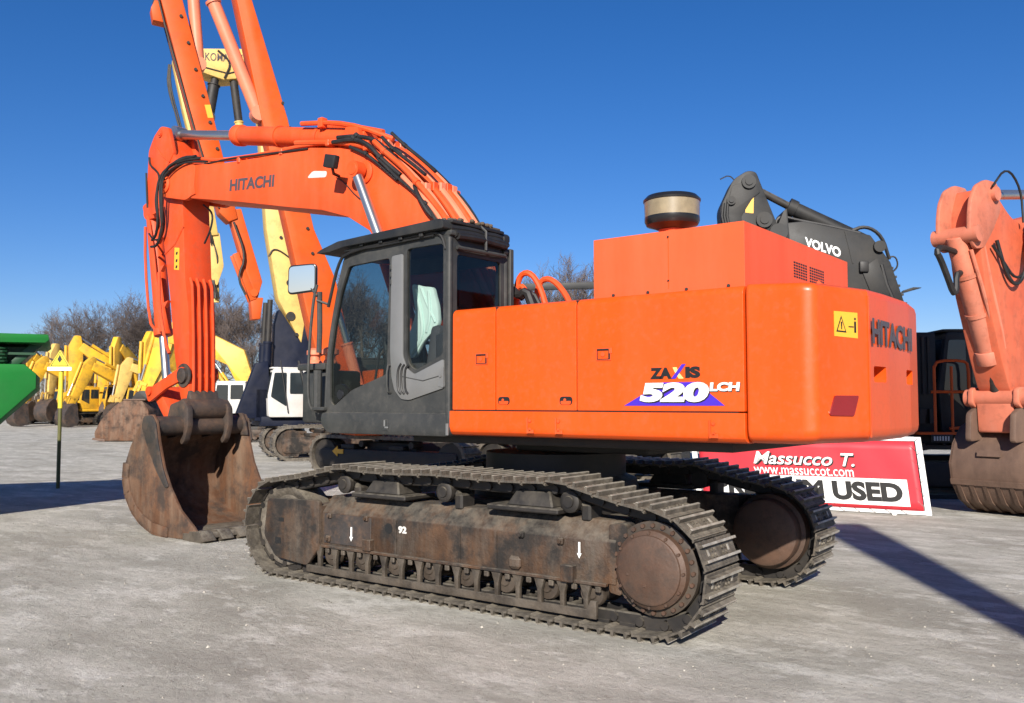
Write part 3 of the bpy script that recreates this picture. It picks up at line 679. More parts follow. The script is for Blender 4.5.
ins.box((-1.0, -1.02, 2.62), (.02, .74, .04)); ins.box((-.45, -1.02, 1.95), (.85, .85, .5), .03); ins.box((-.15, -1.0, 2.4), (.2, .8, .5), .03)
ub(ins, 'cab_console', M['interior'], cabo)
sp_ = MB(); sp_.prism(rounded([(-1.735, 1.90), (-1.72, 2.12), (-1.62, 2.15), (-1.47, 2.05)], .05, 3), -1.47, -1.42); sp_.lathe([(0, -1.485), (.05, -1.485), (.06, -1.47), (.06, -1.46)], (-1.62, 0, 2.02), 'Y', 16); ub(sp_, 'speaker', M['black_gloss'], cabo)
pp = MB(); pp.box((-1.2, -.7, 2.1), (.4, .02, .3), .01); pp.box((-1.35, -.8, 2.0), (.2, .02, .25), .01); ub(pp, 'paper_sheet', M['white_dirty'], cabo)
# left grab rail and mirror
mrp = MB(); mrp.tube([(-1.92, -1.46, 1.83), (-2.02, -1.55, 1.83), (-2.06, -1.58, 2.0), (-2.04, -1.58, 2.6), (-1.98, -1.58, 3.1), (-1.93, -1.57, 3.28)], .017, 8, 0, 2)
mrp.tube([(-1.93, -1.57, 3.15), (-2.1, -1.58, 3.32)], .014); mrp.tube([(-1.8, -1.5, 3.05), (-1.93, -1.57, 3.1)], .014)
mrp.tube([(-1.98, -1.5, 1.86), (-1.98, -1.5, 2.3)], .05); mrp.box((-1.93, -1.5, 1.86), (.25, .12, .04), .01); mrp.tube([(-1.93, -1.53, 3.2), (-1.92, -1.53, 2.75), (-1.93, -1.53, 2.5)], .03)
mro = ub(mrp, 'mirror_bracket', M['grey_paint'], cabo)
mm = Matrix.Translation((-2.13, -1.62, 3.365)) @ Matrix.Rotation(R(26), 4, 'Z') @ Matrix.Rotation(R(3.), 4, 'X') @ Matrix.Rotation(R(-6), 4, 'Y')
mi_ = MB(); mi_.prism(rounded([(-.20, -.17), (.16, -.17), (.20, .15), (-.15, .17)], .06, 4), -.02, .03, 'Y', .012, mat=mm); mh = ub(mi_, 'mirror_housing', M['black_gloss'], mro)
mg_ = MB(); mg_.prism(rounded([(-.18, -.15), (.145, -.15), (.18, .135), (-.135, .15)], .05, 4), -.026, -.0215, 'Y', mat=mm); ub(mg_, 'mirror_glass', M['mirror'], mh)
tk = MB(); tk.box((-2.2, -1.1, 2.0), (.5, .5, .62), .04); tk.box((-2.2, -1.3, 2.35), (.5, .25, .08), .02); tk.box((-2.2, -.2, 1.9), (.7, 1.0, .5), .04)
ub(tk, 'front_deck_box', M['grey_paint'], exc)
pf = MB()
for x, y in ((-2.33, -1.25), (-2.06, -1.25)): pf.lathe([(0, 0), (.085, 0), (.085, .05), (.06, .08), (.06, .12), (.1, .14), (.1, .19), (.05, .22), (0, .22)], (x, y, 2.36), 'Z', 16)
ub(pf, 'filler_cap', M['pink_pipe'], bpy.data.objects['front_deck_box'])

# ------------------------------------------------------------------ boom, arm, bucket
bo = MB()
btop = [(-6.62, 5.735), (-5.81, 5.59), (-4.6, 5.50), (-3.57, 5.45), (-2.97, 5.34), (-2.35, 5.16), (-1.95, 4.83), (-1.50, 4.46), (-1.15, 4.10), (-.55, 3.2), (-.15, 2.45)]
bbot = [(-.35, 2.0), (-.75, 2.05), (-1.35, 2.75), (-1.95, 3.65), (-2.37, 4.15), (-2.78, 4.38), (-3.3, 4.54), (-3.98, 4.67), (-5.2, 4.92), (-6.28, 5.12), (-6.45, 5.15)]
bo.prism(btop+bbot, -.36, .36, 'Y', .012)
fork = rounded([(-6.3, 5.66), (-6.75, 5.77), (-7.12, 5.70), (-7.34, 5.55), (-7.34, 5.38), (-7.2, 5.27), (-6.55, 5.13), (-6.35, 5.2)], .07, 3)
bo.prism(fork, -.385, -.30, 'Y', .012); bo.prism(fork, .30, .385, 'Y', .012)
for y in (-.33, .33): bo.prism([(-6.9, 5.75), (-6.4, 5.70), (-6.3, 5.2), (-6.6, 5.16)], y-.05, y+.05, 'Y')
boom = ub(bo, 'boom', M['orange_faded'], exc)
bos = MB()
for s in (-1, 1):
    bos.lathe([(0, .0), (.13, .0), (.13, .03), (.09, .05), (.09, .07), (0, .07)], (-7.16, 0, 5.47), 'Y', 24); 
    n0 = len(bos.v)
bos = MB(); bos.lathe([(.14, -.385), (.14, -.41), (.10, -.43), (.10, -.405), (.06, -.405), (.06, -.44), (0, -.44)], (-7.14, 0, 5.47), 'Y', 24)
bos.box((-7.14, -.43, 5.52), (.03, .03, .06)); ub(bos, 'pin_cap', M['orange_faded'], boom)
lettering('HITACHI', 1.07, .18, (-5.42, -.3605, 5.11), (1, 0, -.085), (.10, 0, 1), M['letter_grey'], boom, .04, 0, pre=UPR)
# cylinder pin on boom side, work lamp
pin = MB(); pin.lathe([(0, -.58), (.075, -.58), (.085, -.565), (.085, -.50), (.07, -.48), (.07, -.36)], (-2.47, 0, 4.93), 'Y', 22); pin.lathe([(0, -.36), (.15, -.36), (.15, -.385), (.12, -.40), (0, -.4)], (-2.45, 0, 4.92), 'Y', 22); ub(pin, 'cylinder_pin', M['orange_faded'], boom)
wl = MB(); wl.box((-2.70, -.72, 5.03), (.21, .09, .17), .015, rot=Matrix.Rotation(R(14), 4, 'Y')); wl.tube([(-2.95, -.37, 4.95), (-2.85, -.55, 4.93), (-2.72, -.68, 4.95)], .022, 6); wl.tube([(-2.98, -.39, 4.93), (-2.85, -.375, 4.86), (-2.6, -.372, 4.62), (-2.38, -.372, 4.5)], .008, 5, 0, 1)
wlo = ub(wl, 'work_lamp', M['black'], boom)
ds = MB(); ds.prism(rounded([(-3.62, 5.03), (-3.22, 4.98), (-3.2, 5.06), (-3.5, 5.11)], .05, 4), -.363, -.361); ub(ds, 'oval_sticker', M['white_dirty'], boom)
for y in (-.50, .50):
    bc = MB(); bc.cyl((-1.88, y, 3.7), (-1.08, y, 1.9), .115, n=24); bco = ub(bc, 'boom_cylinder', M['orange_faded'], exc); bc = MB(); bc.lathe([(.0, -.07), (.11, -.07), (.11, .07), (0, .07)], (-2.47, y, 4.93), 'Y', 22); ub(bc, 'rod_eye', M['orange_faded'], bco)
    rd = MB(); rd.cyl((-2.46, y, 4.87), (-1.83, y, 3.6), .066, n=24); ub(rd, 'cylinder_rod', M['chrome'], bco)
# arm cylinder along the boom top
ac = MB(); ac.cyl((-5.66, 0, 6.094), (-2.75, 0, 5.50), .145, n=28, bev=.02); ac.cyl((-5.78, 0, 6.119), (-5.59, 0, 6.081), .165, n=28, bev=.03); ac.cyl((-2.9, -.16, 5.52), (-2.9, .16, 5.52), .14)
for y in (-.2, .2): ac.prism([(-3.15, 5.38), (-2.6, 5.2), (-2.75, 5.62), (-2.98, 5.66)], y-.03, y+.03, 'Y')
for x, z in ((-4.7, 5.9), (-3.75, 5.705)): ac.cyl((x-.03, 0, z+.006), (x+.03, 0, z-.006), .16, n=24)
aco = ub(ac, 'arm_cylinder', M['orange_faded'], exc)
rd = MB(); rd.cyl((-7.42, 0, 6.44), (-5.7, 0, 6.102), .078, n=24); rd.lathe([(0, -.1), (.13, -.1), (.13, .1), (0, .1)], (-7.42, 0, 6.44), 'Y', 20); ub(rd, 'cylinder_rod', M['chrome'], aco)
# arm
AY0, AY1 = -.27, .22
ar = MB()
apts = [(-7.32, 6.30), (-7.22, 6.10), (-7.0, 5.87), (-6.80, 5.72), (-6.78, 5.4), (-6.82, 5.11), (-6.76, 4.5), (-6.71, 3.92), (-6.60, 3.4), (-6.57, 3.0), (-6.54, 2.1), (-6.45, 1.80), (-6.62, 1.70), (-6.78, 2.05), (-6.96, 2.69), (-7.14, 3.69), (-7.37, 4.62), (-7.55, 5.0), (-7.66, 5.25), (-7.70, 5.6), (-7.66, 6.1), (-7.6, 6.30)]
ar.prism(apts, AY0, AY1, 'Y', .012)
ear = rounded([(-7.1, 6.0), (-7.28, 6.47), (-7.50, 6.53), (-7.70, 6.40), (-7.86, 6.17), (-7.88, 5.7), (-7.87, 5.35), (-7.74, 5.05), (-7.5, 5.1), (-7.4, 5.7)], .06, 3)
ar.prism(ear, AY0-.012, AY0+.06, 'Y', .01); ar.prism(ear, AY1-.06, AY1+.012, 'Y', .01)
ar.cyl((-6.52, -.31, 1.83), (-6.52, .27, 1.83), .15, n=24); ar.cyl((-6.67, -.29, 2.35), (-6.67, .25, 2.35), .13, n=24)
arm = ub(ar, 'arm', M['orange_arm'], exc)
rb = MB(); rb.tube([(-7.62, AY0-.015, 6.2), (-7.45, AY0-.015, 6.03), (-7.2, AY0-.015, 5.88)], .012, 5); ub(rb, 'arm_rib', M['orange_arm'], arm); rb = MB(); rb.tube([(-7.3, AY0-.004, 4.36), (-7.0, AY0-.004, 4.5), (-6.78, AY0-.004, 4.75)], .014, 5); ub(rb, 'arm_rib', M['orange_arm'], arm); rb = MB()
rb.lathe([(0, -.30), (.06, -.30), (.06, -.27), (0, -.27)], (-7.50, 0, 6.40), 'Y', 18)
rb.box((-7.50, -.305, 6.40), (.09, .03, .05), .006, 1, Matrix.Rotation(R(30), 4, 'Y')); ub(rb, 'arm_pin_cap', M['orange_arm'], arm)
for y in (-.20, -.085, .035, .155):
    wb = MB(); wb.tube([(-6.665, y, 3.92), (-6.61, y, 3.80), (-6.575, y, 3.4), (-6.545, y, 3.0), (-6.515, y, 2.30), (-6.51, y, 2.12), (-6.55, y, 2.0)], .026, 8); ub(wb, 'wear_bar', M['orange_arm'], arm)
lo = MB(); lo.prism([(-6.55, 2.12), (-6.50, 2.12), (-6.40, 1.83), (-6.52, 1.66), (-6.68, 1.74)], AY0-.01, AY1+.01, 'Y', .02); lo.cyl((-6.52, -.36, 1.83), (-6.52, .32, 1.83), .165, n=24); ub(lo, 'arm_tip_guard', M['bucket_dark'], arm)
stk = MB(); stk.prism([(-7.02, 4.08), (-6.88, 4.06), (-6.88, 4.42), (-7.02, 4.44)], AY0-.004, AY0-.001); so = ub(stk, 'sticker', M['yellow_sticker'], arm)
sg = MB()
for z in (4.34, 4.22, 4.12): sg.prism(rounded([(-6.98, z-.025), (-6.93, z-.025), (-6.92, z+.025), (-6.97, z+.02)], .015), AY0-.006, AY0-.0045)
ub(sg, 'sticker_mark', M['letter_black'], so)
bos2 = MB(); bos2.lathe([(.12, -.27), (.12, -.33), (.08, -.345), (0, -.345)], (-6.67, 0, 2.36), 'Y', 22); bos2.lathe([(.19, -.27), (.19, -.29), (0, -.29)], (-6.67, 0, 2.36), 'Y', 24); ub(bos2, 'pivot_cap', M['bucket_dark'], arm)
# bucket cylinder down the back of the arm
kc = MB(); kc.cyl((-8.08, -.02, 5.12), (-7.70, -.02, 3.10), .135, n=26, bev=.02); kc.cyl((-7.735, -.02, 3.17), (-7.71, -.02, 3.05), .155, n=26, bev=.02); kc.cyl((-8.12, -.12, 5.2), (-8.12, .1, 5.2), .14, n=22)
kc.prism(rounded([(-8.25, 5.30), (-7.75, 5.45), (-7.7, 5.05), (-8.1, 5.05)], .08), -.16, -.11, 'Y', .01); kc.prism(rounded([(-8.25, 5.30), (-7.75, 5.45), (-7.7, 5.05), (-8.1, 5.05)], .08), .07, .12, 'Y', .01)
kco = ub(kc, 'bucket_cylinder', M['orange_arm'], exc)
rd = MB(); rd.cyl((-7.73, -.02, 3.1), (-7.57, -.02, 2.2), .07, n=22); ub(rd, 'cylinder_rod', M['chrome'], kco)
kp = MB(); kp.tube([(-8.06, -.15, 5.1), (-7.95, -.17, 4.9), (-7.78, -.16, 4.2), (-7.6, -.16, 3.2), (-7.55, -.16, 3.1)], .028, 8, 0, 1); kp.tube([(-8.22, -.1, 4.95), (-8.2, -.1, 4.3), (-8.02, -.1, 3.3), (-7.86, -.08, 3.15)], .024, 8, 0, 1)
kp.tube([(-7.66, -.16, 4.1), (-7.45, -.26, 3.5), (-7.2, -.29, 2.9), (-7.06, -.30, 2.72)], .026, 8, 0, 1)
for z, x in ((4.95, -8.06), (4.1, -7.9), (3.35, -7.77)): kp.cyl((x, -.02, z), (x+.012, -.02, z-.06), .13, n=20)
for z, x in ((4.62, -7.46), (4.15, -7.34), (3.55, -7.2)): kp.prism([(x-.05, z), (x+.1, z+.03), (x, z-.08)], AY0-.05, AY0+.01)
ub(kp, 'cylinder_pipe', M['orange_arm'], kco)
lk_ = MB()
for y in (-.33, .25):
    lk_.prism(rounded(beam_outline([(-6.60, 2.41), (-7.1, 2.25), (-7.66, 2.02)], [.22, .18, .22]), .09, 4), y, y+.06, 'Y', .01)
lk_.cyl((-7.57, -.36, 2.12), (-7.57, .32, 2.12), .075, n=16)
lko = ub(lk_, 'side_link', M['orange_arm'], exc)
lk2 = MB(); lk2.prism(rounded(beam_outline([(-7.57, 2.14), (-7.3, 1.85), (-7.02, 1.58)], [.2, .2, .2]), .07), -.24, .18, 'Y', .015); ub(lk2, 'bucket_link', M['orange_arm'], exc)
# bucket: side plates, curved shell, lip
BN, BF = -.89, .74
bk = MB()
heel = [(-5.22, .085), (-5.55, .015), (-6.0, .0), (-6.45, .045), (-6.75, .15), (-7.0, .31), (-7.2, .55), (-7.28, .80), (-7.25, 1.05), (-7.12, 1.30), (-6.95, 1.52), (-6.82, 1.66)]
front = [(-6.72, 1.79), (-6.50, 1.80), (-6.40, 1.70), (-6.32, 1.40), (-6.18, 1.02), (-6.0, .73), (-5.72, .42), (-5.40, .22)]
side = heel+front
bk.prism(side, BN, BN+.05, 'Y', .008); bk.prism(side, BF-.05, BF, 'Y', .008)
inner = []
for i, p in enumerate(heel):
    t = Vector(heel[min(i+1, len(heel)-1)])-Vector(heel[max(i-1, 0)]); t.normalize(); inner.append((p[0]+t.y*.05, p[1]-t.x*.05) if i else (p[0], p[1]+.04))
bk.prism(heel+inner[::-1], BN+.02, BF-.02, 'Y')
buk = ub(bk, 'bucket', M['bucket_rust'], exc, 40)
lp = MB(); lp.prism([(-5.12, .06), (-5.18, .13), (-5.62, .10), (-5.62, -.005), (-5.3, .0)], BN-.01, BF+.01, 'Y', .008)
for k in range(6):
    y = BN+.08+k*(BF-BN-.16)/5; lp.prism([(-5.05, .035), (-5.20, .16), (-5.45, .14), (-5.45, -.005), (-5.15, -.003)], y-.10, y+.10, 'Y', .012)
ub(lp, 'cutting_edge', M['rail'], buk)
for k in range(7):                                       # heel wear pads round the near cheek
    a = heel[2+k] if k < 6 else heel[8]; b = heel[3+k] if k < 6 else heel[9]
    mb = MB(); t = (Vector(b)-Vector(a)); n_ = Vector((-t.y, t.x)).normalized(); ctr = (Vector(a)+Vector(b))/2
    if k == 6: break
    pa, pb_ = Vector(a)+t*.015, Vector(b)-t*.015
    mb.prism([tuple(pa+n_*.008), tuple(pb_+n_*.008), tuple(pb_-n_*.15), tuple(pa-n_*.15)], BN-.03, BN+.01, 'Y', .008); mb.prism([tuple(pa+n_*.022), tuple(pb_+n_*.022), tuple(pb_-n_*.02), tuple(pa-n_*.02)], BN-.03, BN+.12, 'Y', .008)
    ub(mb, 'heel_pad', M['bucket_rust'], buk)
cp = MB(); cp.prism(rounded([(-6.71, 1.78), (-6.49, 1.79), (-6.385, 1.68), (-6.315, 1.39), (-6.17, 1.01), (-6.0, .735), (-6.10, .72), (-6.36, .98), (-6.62, 1.35), (-6.78, 1.62)], .05), BN-.022, BN-.001, 'Y', .006); ub(cp, 'cheek_plate', M['bucket_dark'], buk)
cp = MB(); cp.prism([(-6.70, 1.78), (-6.48, 1.79), (-6.37, 1.66), (-6.30, 1.38), (-6.36, 1.25), (-6.7, 1.3)], BF+.001, BF+.03, 'Y', .006); ub(cp, 'cheek_plate', M['bucket_dark'], buk)
cp = MB(); cp.prism([(-6.76, 1.80), (-6.46, 1.81), (-6.36, 1.68), (-6.30, 1.45), (-6.62, 1.45)], BF-.085, BF-.051, 'Y', .006)
ub(cp, 'cheek_plate', M['bucket_dark'], buk)
tb = MB(); tb.cyl((-6.55, BN+.04, 1.62), (-6.55, BF-.04, 1.62), .15, n=26); tb.box((-6.75, 0, 1.62), (.3, 1.6, .1), .02)
ub(tb, 'torque_tube', M['bucket_dark'], buk)
for y in (-.42, .30):
    hk_ = MB(); hk_.prism(rounded([(-6.80, 1.95), (-6.45, 2.03), (-6.32, 1.90), (-6.30, 1.62), (-6.38, 1.40), (-6.47, 1.32), (-6.52, 1.38), (-6.42, 1.50), (-6.44, 1.62), (-6.60, 1.76), (-6.9, 1.70)], .04, 3), y, y+.09, 'Y', .012); ub(hk_, 'hook', M['bucket_dark'], buk)
pinb = MB(); pinb.cyl((-7.02, -.45, 1.58), (-7.02, .42, 1.58), .07, n=16); pinb.prism(rounded([(-7.15, 1.72), (-6.85, 1.72), (-6.7, 1.45), (-7.05, 1.40)], .06), -.36, -.29, 'Y', .01); pinb.prism(rounded([(-7.15, 1.72), (-6.85, 1.72), (-6.7, 1.45), (-7.05, 1.40)], .06), .25, .32, 'Y', .01); ub(pinb, 'bucket_bracket', M['bucket_dark'], buk)
sca = MB(); sca.box((-5.95, -.05, .075), (.9, 1.0, .03), .01, rot=Matrix.Rotation(R(-2), 4, 'Y')); sca.prism([(-5.3, .14), (-5.5, .3), (-5.9, .75), (-5.96, .7), (-5.55, .25), (-5.34, .1)], BF-.075, BF-.048, 'Y'); ub(sca, 'liner_plate', M['rail'], buk)

# ------------------------------------------------------------------ pipes and hoses on boom
ctop = [(-3.0, 5.40), (-2.45, 5.22), (-2.0, 4.93), (-1.55, 4.53), (-1.2, 4.12), (-.85, 3.60), (-.52, 3.05), (-.3, 2.55)]
for i, (y, off, r_, m_) in enumerate(((-.34, .05, .038, 'orange_faded'), (-.24, .09, .042, 'pink_pipe'), (-.13, .13, .042, 'orange_faded'), (-.01, .15, .042, 'pink_pipe'), (.1, .16, .042, 'orange_faded'), (.21, .15, .04, 'pink_pipe'), (.31, .10, .038, 'orange_faded'))):
    p = []
    for k, (x, z) in enumerate(ctop):
        t = Vector(ctop[min(k+1, 7)])-Vector(ctop[max(k-1, 0)]); t.normalize(); p.append((x-t.y*off*(.5 if k == 0 else 1)*-1*-1, y, z+t.x*off*(.6 if k == 0 else 1)))
    p = [(-3.9, y, 5.56+off*.4)]+p
    mb = MB(); mb.tube(p, r_, 8, 0, 2)
    for k in (2, 4): mb.box((p[k][0], y, p[k][2]), (.10, .10, .12), .01, 1)
    ub(mb, 'boom_pipe', M[m_], boom)
edge = [(-3.05, 5.42), (-2.65, 5.38), (-2.33, 5.25), (-2.13, 5.07), (-1.78, 4.79), (-1.56, 4.60), (-1.3, 4.36), (-1.06, 4.06), (-.8, 3.66)]
for i, (dx, dz, y, k0, k1, r_, m_) in enumerate(((0, 0, -.40, 0, 5, .030, 'black'), (-.06, -.08, -.39, 1, 5, .024, 'black'), (.06, .07, -.37, 0, 5, .028, 'black'), (-.02, -.03, -.41, 3, 9, .022, 'black'), (.12, .12, -.30, 2, 6, .024, 'black'), (.06, .05, -.39, 2, 9, .036, 'orange_faded'), (.02, -.02, -.385, 4, 9, .034, 'pink_pipe'), (.20, .18, -.18, 2, 6, .024, 'black'))):
    pts = [(x+dx+.012*math.sin(q*2.1+i), y+.012*math.sin(q*1.7+i*2), z+dz+.02*math.sin(q*1.3+i*1.9)) for q, (x, z) in enumerate(edge)][k0:k1]
    mb = MB(); mb.tube(pts, r_, 8, 0, 2)
    for q in pts[1:-1:2]: mb.cyl((q[0]-.025, q[1], q[2]+.02), (q[0]+.025, q[1], q[2]-.02), r_*1.3, n=8)
    ub(mb, 'boom_hose', M[m_], boom)
for i, pts in enumerate(([(-2.3, .28, 5.26), (-2.0, .3, 5.13), (-1.6, .3, 4.78), (-1.2, .3, 4.38), (-.85, .3, 3.8)], [(-2.7, -.1, 5.45), (-2.3, -.05, 5.32), (-1.9, 0, 5.02), (-1.5, .05, 4.68), (-1.0, .1, 4.05)], [(-1.55, -.38, 4.6), (-1.4, -.44, 4.42), (-1.25, -.42, 4.2), (-1.1, -.38, 4.1)])):
    mb = MB(); mb.tube(pts, .028, 8, 0, 2); ub(mb, 'boom_hose', M['black'], boom)
mb = MB()
for y, z in ((-.33, .05), (-.22, .07)): mb.tube([(-6.75, y-.05, 5.72+z), (-6.3, y, 5.72+z), (-5.8, y, 5.60+z), (-4.6, y, 5.50+z), (-3.57, y, 5.46+z), (-3.0, y, 5.37+z)], .028, 8, 0, 1)
for x in (-5.2, -4.2, -3.2): mb.box((x, -.27, 5.55+(x+5.2)*-.05), (.07, .22, .09), .01, 1)
ub(mb, 'boom_pipe', M['orange_faded'], boom)
for i, pts in enumerate(([(-6.2, -.36, 5.75), (-6.6, -.40, 5.78), (-6.95, -.43, 5.74), (-7.22, -.45, 5.60), (-7.30, -.45, 5.3), (-7.28, -.42, 4.95), (-7.42, -.36, 4.68), (-7.62, -.32, 4.62)],
                         [(-6.3, -.38, 5.80), (-6.7, -.42, 5.80), (-7.02, -.46, 5.70), (-7.17, -.47, 5.45), (-7.17, -.44, 5.0), (-7.2, -.38, 4.72), (-7.45, -.33, 4.50), (-7.68, -.30, 4.52)],
                         [(-6.4, -.36, 5.77), (-6.9, -.41, 5.70), (-7.26, -.44, 5.5), (-7.38, -.42, 5.2), (-7.3, -.38, 4.85), (-7.5, -.32, 4.75)],
                         [(-7.80, -.30, 6.05), (-7.78, -.30, 5.92), (-7.62, -.30, 5.82), (-7.48, -.31, 5.72), (-7.42, -.33, 5.55)],
                         [(-7.9, -.29, 5.80), (-7.86, -.30, 5.55), (-7.82, -.30, 5.2)],
                         [(-6.5, -.1, 5.1), (-6.3, -.05, 4.95), (-6.35, -.05, 4.7), (-6.6, 0, 4.5)],
                         [(-6.0, -.37, 5.66), (-6.5, -.42, 5.73), (-6.85, -.46, 5.68), (-7.08, -.48, 5.55), (-7.1, -.47, 5.2), (-7.14, -.42, 4.85), (-7.35, -.36, 4.6)],
                         [(-6.1, -.33, 5.72), (-6.55, -.36, 5.86), (-6.9, -.40, 5.80), (-7.1, -.45, 5.62)],
                         [(-7.3, -.36, 5.2), (-7.2, -.34, 4.9), (-7.3, -.33, 4.62), (-7.55, -.33, 4.6), (-7.75, -.3, 4.75)],
                         [(-6.2, -.30, 5.66), (-5.5, -.36, 5.62), (-4.4, -.37, 5.51), (-3.6, -.37, 5.44)])):
    mb = MB(); mb.tube(pts, .022 if i < 3 else .016, 8, 0, 2); ub(mb, 'boom_hose', M['black'], boom)
mb = MB(); mb.tube([(-4.0, -.16, 5.92), (-3.3, -.17, 5.80), (-2.8, -.12, 5.65), (-2.3, 0, 5.42)], .035, 8, 0, 1); mb.tube([(-3.9, .14, 5.93), (-3.2, .15, 5.80), (-2.6, .1, 5.6)], .035, 8, 0, 1); mb.box((-3.55, -.16, 5.84), (.1, .1, .14), .01); ub(mb, 'cylinder_pipe', M['orange_faded'], aco)
mb = MB(); mb.tube([(-.1, -.2, 3.0), (-.08, -.2, 3.36), (.08, -.2, 3.42), (.2, -.15, 3.25), (.3, -.15, 2.95)], .035, 8, 0, 2); mb.tube([(-.05, .1, 3.0), (.0, .1, 3.35), (.2, .1, 3.36), (.42, .12, 3.1), (.5, .12, 2.8)], .035, 8, 0, 2); mb.tube([(-.1, -.3, 3.1), (.05, -.3, 3.28), (.15, -.3, 3.1), (.2, -.3, 2.85)], .03, 8, 0, 2)
ub(mb, 'swivel_pipe', M['orange_faded'], exc)
mb = MB(); mb.tube([(-.05, -.32, 3.2), (.05, -.34, 3.12), (.15, -.34, 3.18), (.22, -.33, 3.0)], .05, 8, 0, 1); mb.tube([(.0, -.25, 3.1), (.15, -.25, 3.2), (.3, -.2, 2.9)], .03, 8, 0, 1); ub(mb, 'swivel_hose', M['black'], exc)

# ------------------------------------------------------------------ generic crawler excavator standing behind
def simple_track(mb, x0, x1, y, w, h, seg=9):
    r = h/2
    def arc(cx, a0, a1, rr): return [(cx+rr*math.cos(R(a0+(a1-a0)*k/seg)), r+rr*math.sin(R(a0+(a1-a0)*k/seg))) for k in range(seg+1)]
    o = arc(x1-r, -90, 90, r)+arc(x0+r, 90, 270, r); i = arc(x1-r, -90, 90, r*.84)+arc(x0+r, 90, 270, r*.84)
    mb.plate(o, [i], y-w/2, y+w/2)
    n = int((x1-x0-2*r)/.2)
    for k in range(n):
        x = x0+r+k*.2
        for z in (h+.012, .012): mb.box((x, y, z), (.05, w, .05))
    for cx, s in ((x1-r, 1), (x0+r, -1)):
        for k in range(-4, 5):
            a = R(k*20)
            mb.box((cx+s*(r+.012)*math.cos(a), y, r+(r+.012)*math.sin(a)), (.05, w, .05), rot=Matrix.Rotation(-s*a, 4, 'Y'))
def undercarriage(par, L0, L1, g, w, h, mat_f, frame_col='rust_frame'):
    for s in (-1, 1):
        mb = MB(); simple_track(mb, L0, L1, s*g, w, h); t = mb.build('crawler_track', M['dark_under'], par)
        f = MB(); f.prism(rounded([(L0+.35, .25), (L1-.35, .25), (L1-.3, h*.62), (L0+.3, h*.62)], .15, 4), s*g-w*.42, s*g+w*.42, 'Y', .02)
        for k in range(7): x = L0+.8+k*(L1-L0-1.6)/6; f.cyl((x, s*g-w*.4, .24), (x, s*g+w*.4, .24), .12, n=12)
        for cx in (L0+h/2, L1-h/2): f.cyl((cx, s*g-w*.36, h/2), (cx, s*g+w*.36, h/2), h*.39, n=20)
        f.box((L0*.4, s*(g), h*.68), (.6, w*.8, h*.16), .03)
        f.build('track_frame', M[frame_col], par)
    c = MB(); c.box((0, 0, h*.62), (1.8, 2*g, h*.45), .05); c.cyl((0, 0, h*.8), (0, 0, h*1.2), .8, n=24); c.build('car_body', M['dark_under'], par)
def cab_box(par, x, y, z, lx, ly, lz, mat, win='glass_far'):
    """cab with posts, panes set into the sides, sloped front to +x"""
    prof = rounded([(x-lx/2, z), (x+lx/2, z), (x+lx/2+.04, z+lz*.45), (x+lx/2-.14, z+lz), (x-lx/2, z+lz)], .08)
    mb = MB(); mb.prism(prof, y-ly/2, y+ly/2, 'Y', .03); mb.box((x-.05, y, z+lz+.03), (lx*.96, ly*.96, .06), .02)
    c = mb.build('cab', mat, par)
    for s in (-1, 1):
        w = MB()
        w.prism(rounded([(x+.06, z+lz*.22), (x+lx/2-.06, z+lz*.42), (x+lx/2-.18, z+lz*.92), (x+.06, z+lz*.92)], .05), y+s*(ly/2-.01), y+s*(ly/2+.008)); w.prism(rounded([(x-lx/2+.1, z+lz*.48), (x-.06, z+lz*.48), (x-.06, z+lz*.92), (x-lx/2+.1, z+lz*.92)], .05), y+s*(ly/2-.01), y+s*(ly/2+.008))
        w.build('side_window', M[win], c)
    w = MB(); w.prism([(x+lx/2+.035, z+lz*.4), (x+lx/2+.055, z+lz*.4), (x+lx/2-.09, z+lz*.93), (x+lx/2-.11, z+lz*.93)], y-ly/2+.1, y+ly/2-.1); w.build('windscreen', M[win], c)
    d = MB(); d.tube([(x-lx*.02, y-ly/2-.02, z+lz*.3), (x-lx*.02, y-ly/2-.05, z+lz*.32), (x-lx*.02, y-ly/2-.05, z+lz*.55), (x-lx*.02, y-ly/2-.02, z+lz*.57)], .02, 6); d.build('door_handle', M['black'], c)
    return c
def bucket_mesh(par, px, pz, sc, w, mat, ang=0., smat=None):
    """curled-under bucket hung at (px, pz); opening faces the machine (-x)"""
    hl = [(.55, -1.30), (.95, -1.18), (1.12, -.85), (1.08, -.5), (.85, -.15), (.45, .05), (.05, .10), (-.12, -.1)]
    fr = [(-.05, -.35), (.12, -.7), (.25, -1.1)]
    ca, sa = math.cos(ang), math.sin(ang)
    tf = lambda p: (px+sc*(p[0]*ca-p[1]*sa), pz+sc*(p[0]*sa+p[1]*ca))
    H = [tf(p) for p in hl]; F = [tf(p) for p in fr]
    mb = MB()
    for y in (-w/2, w/2-.05): mb.prism(H+F, y, y+.05)
    inn = [((p[0]*.94+tf((.35, -.55))[0]*.06), (p[1]*.94+tf((.35, -.55))[1]*.06)) for p in H]
    mb.prism(H+inn[::-1], -w/2+.03, w/2-.03)
    b = mb.build('bucket', mat, par, ang=45)
    t = MB()
    for k in range(5):
        y = -w/2+.12+k*(w-.24)/4; a = tf((.42, -1.22)); c = tf((.22, -1.44)); d = tf((.55, -1.32)); t.prism([a, c, d], y-.07, y+.07)
    t.build('cutting_edge', smat or mat, b)
    return b
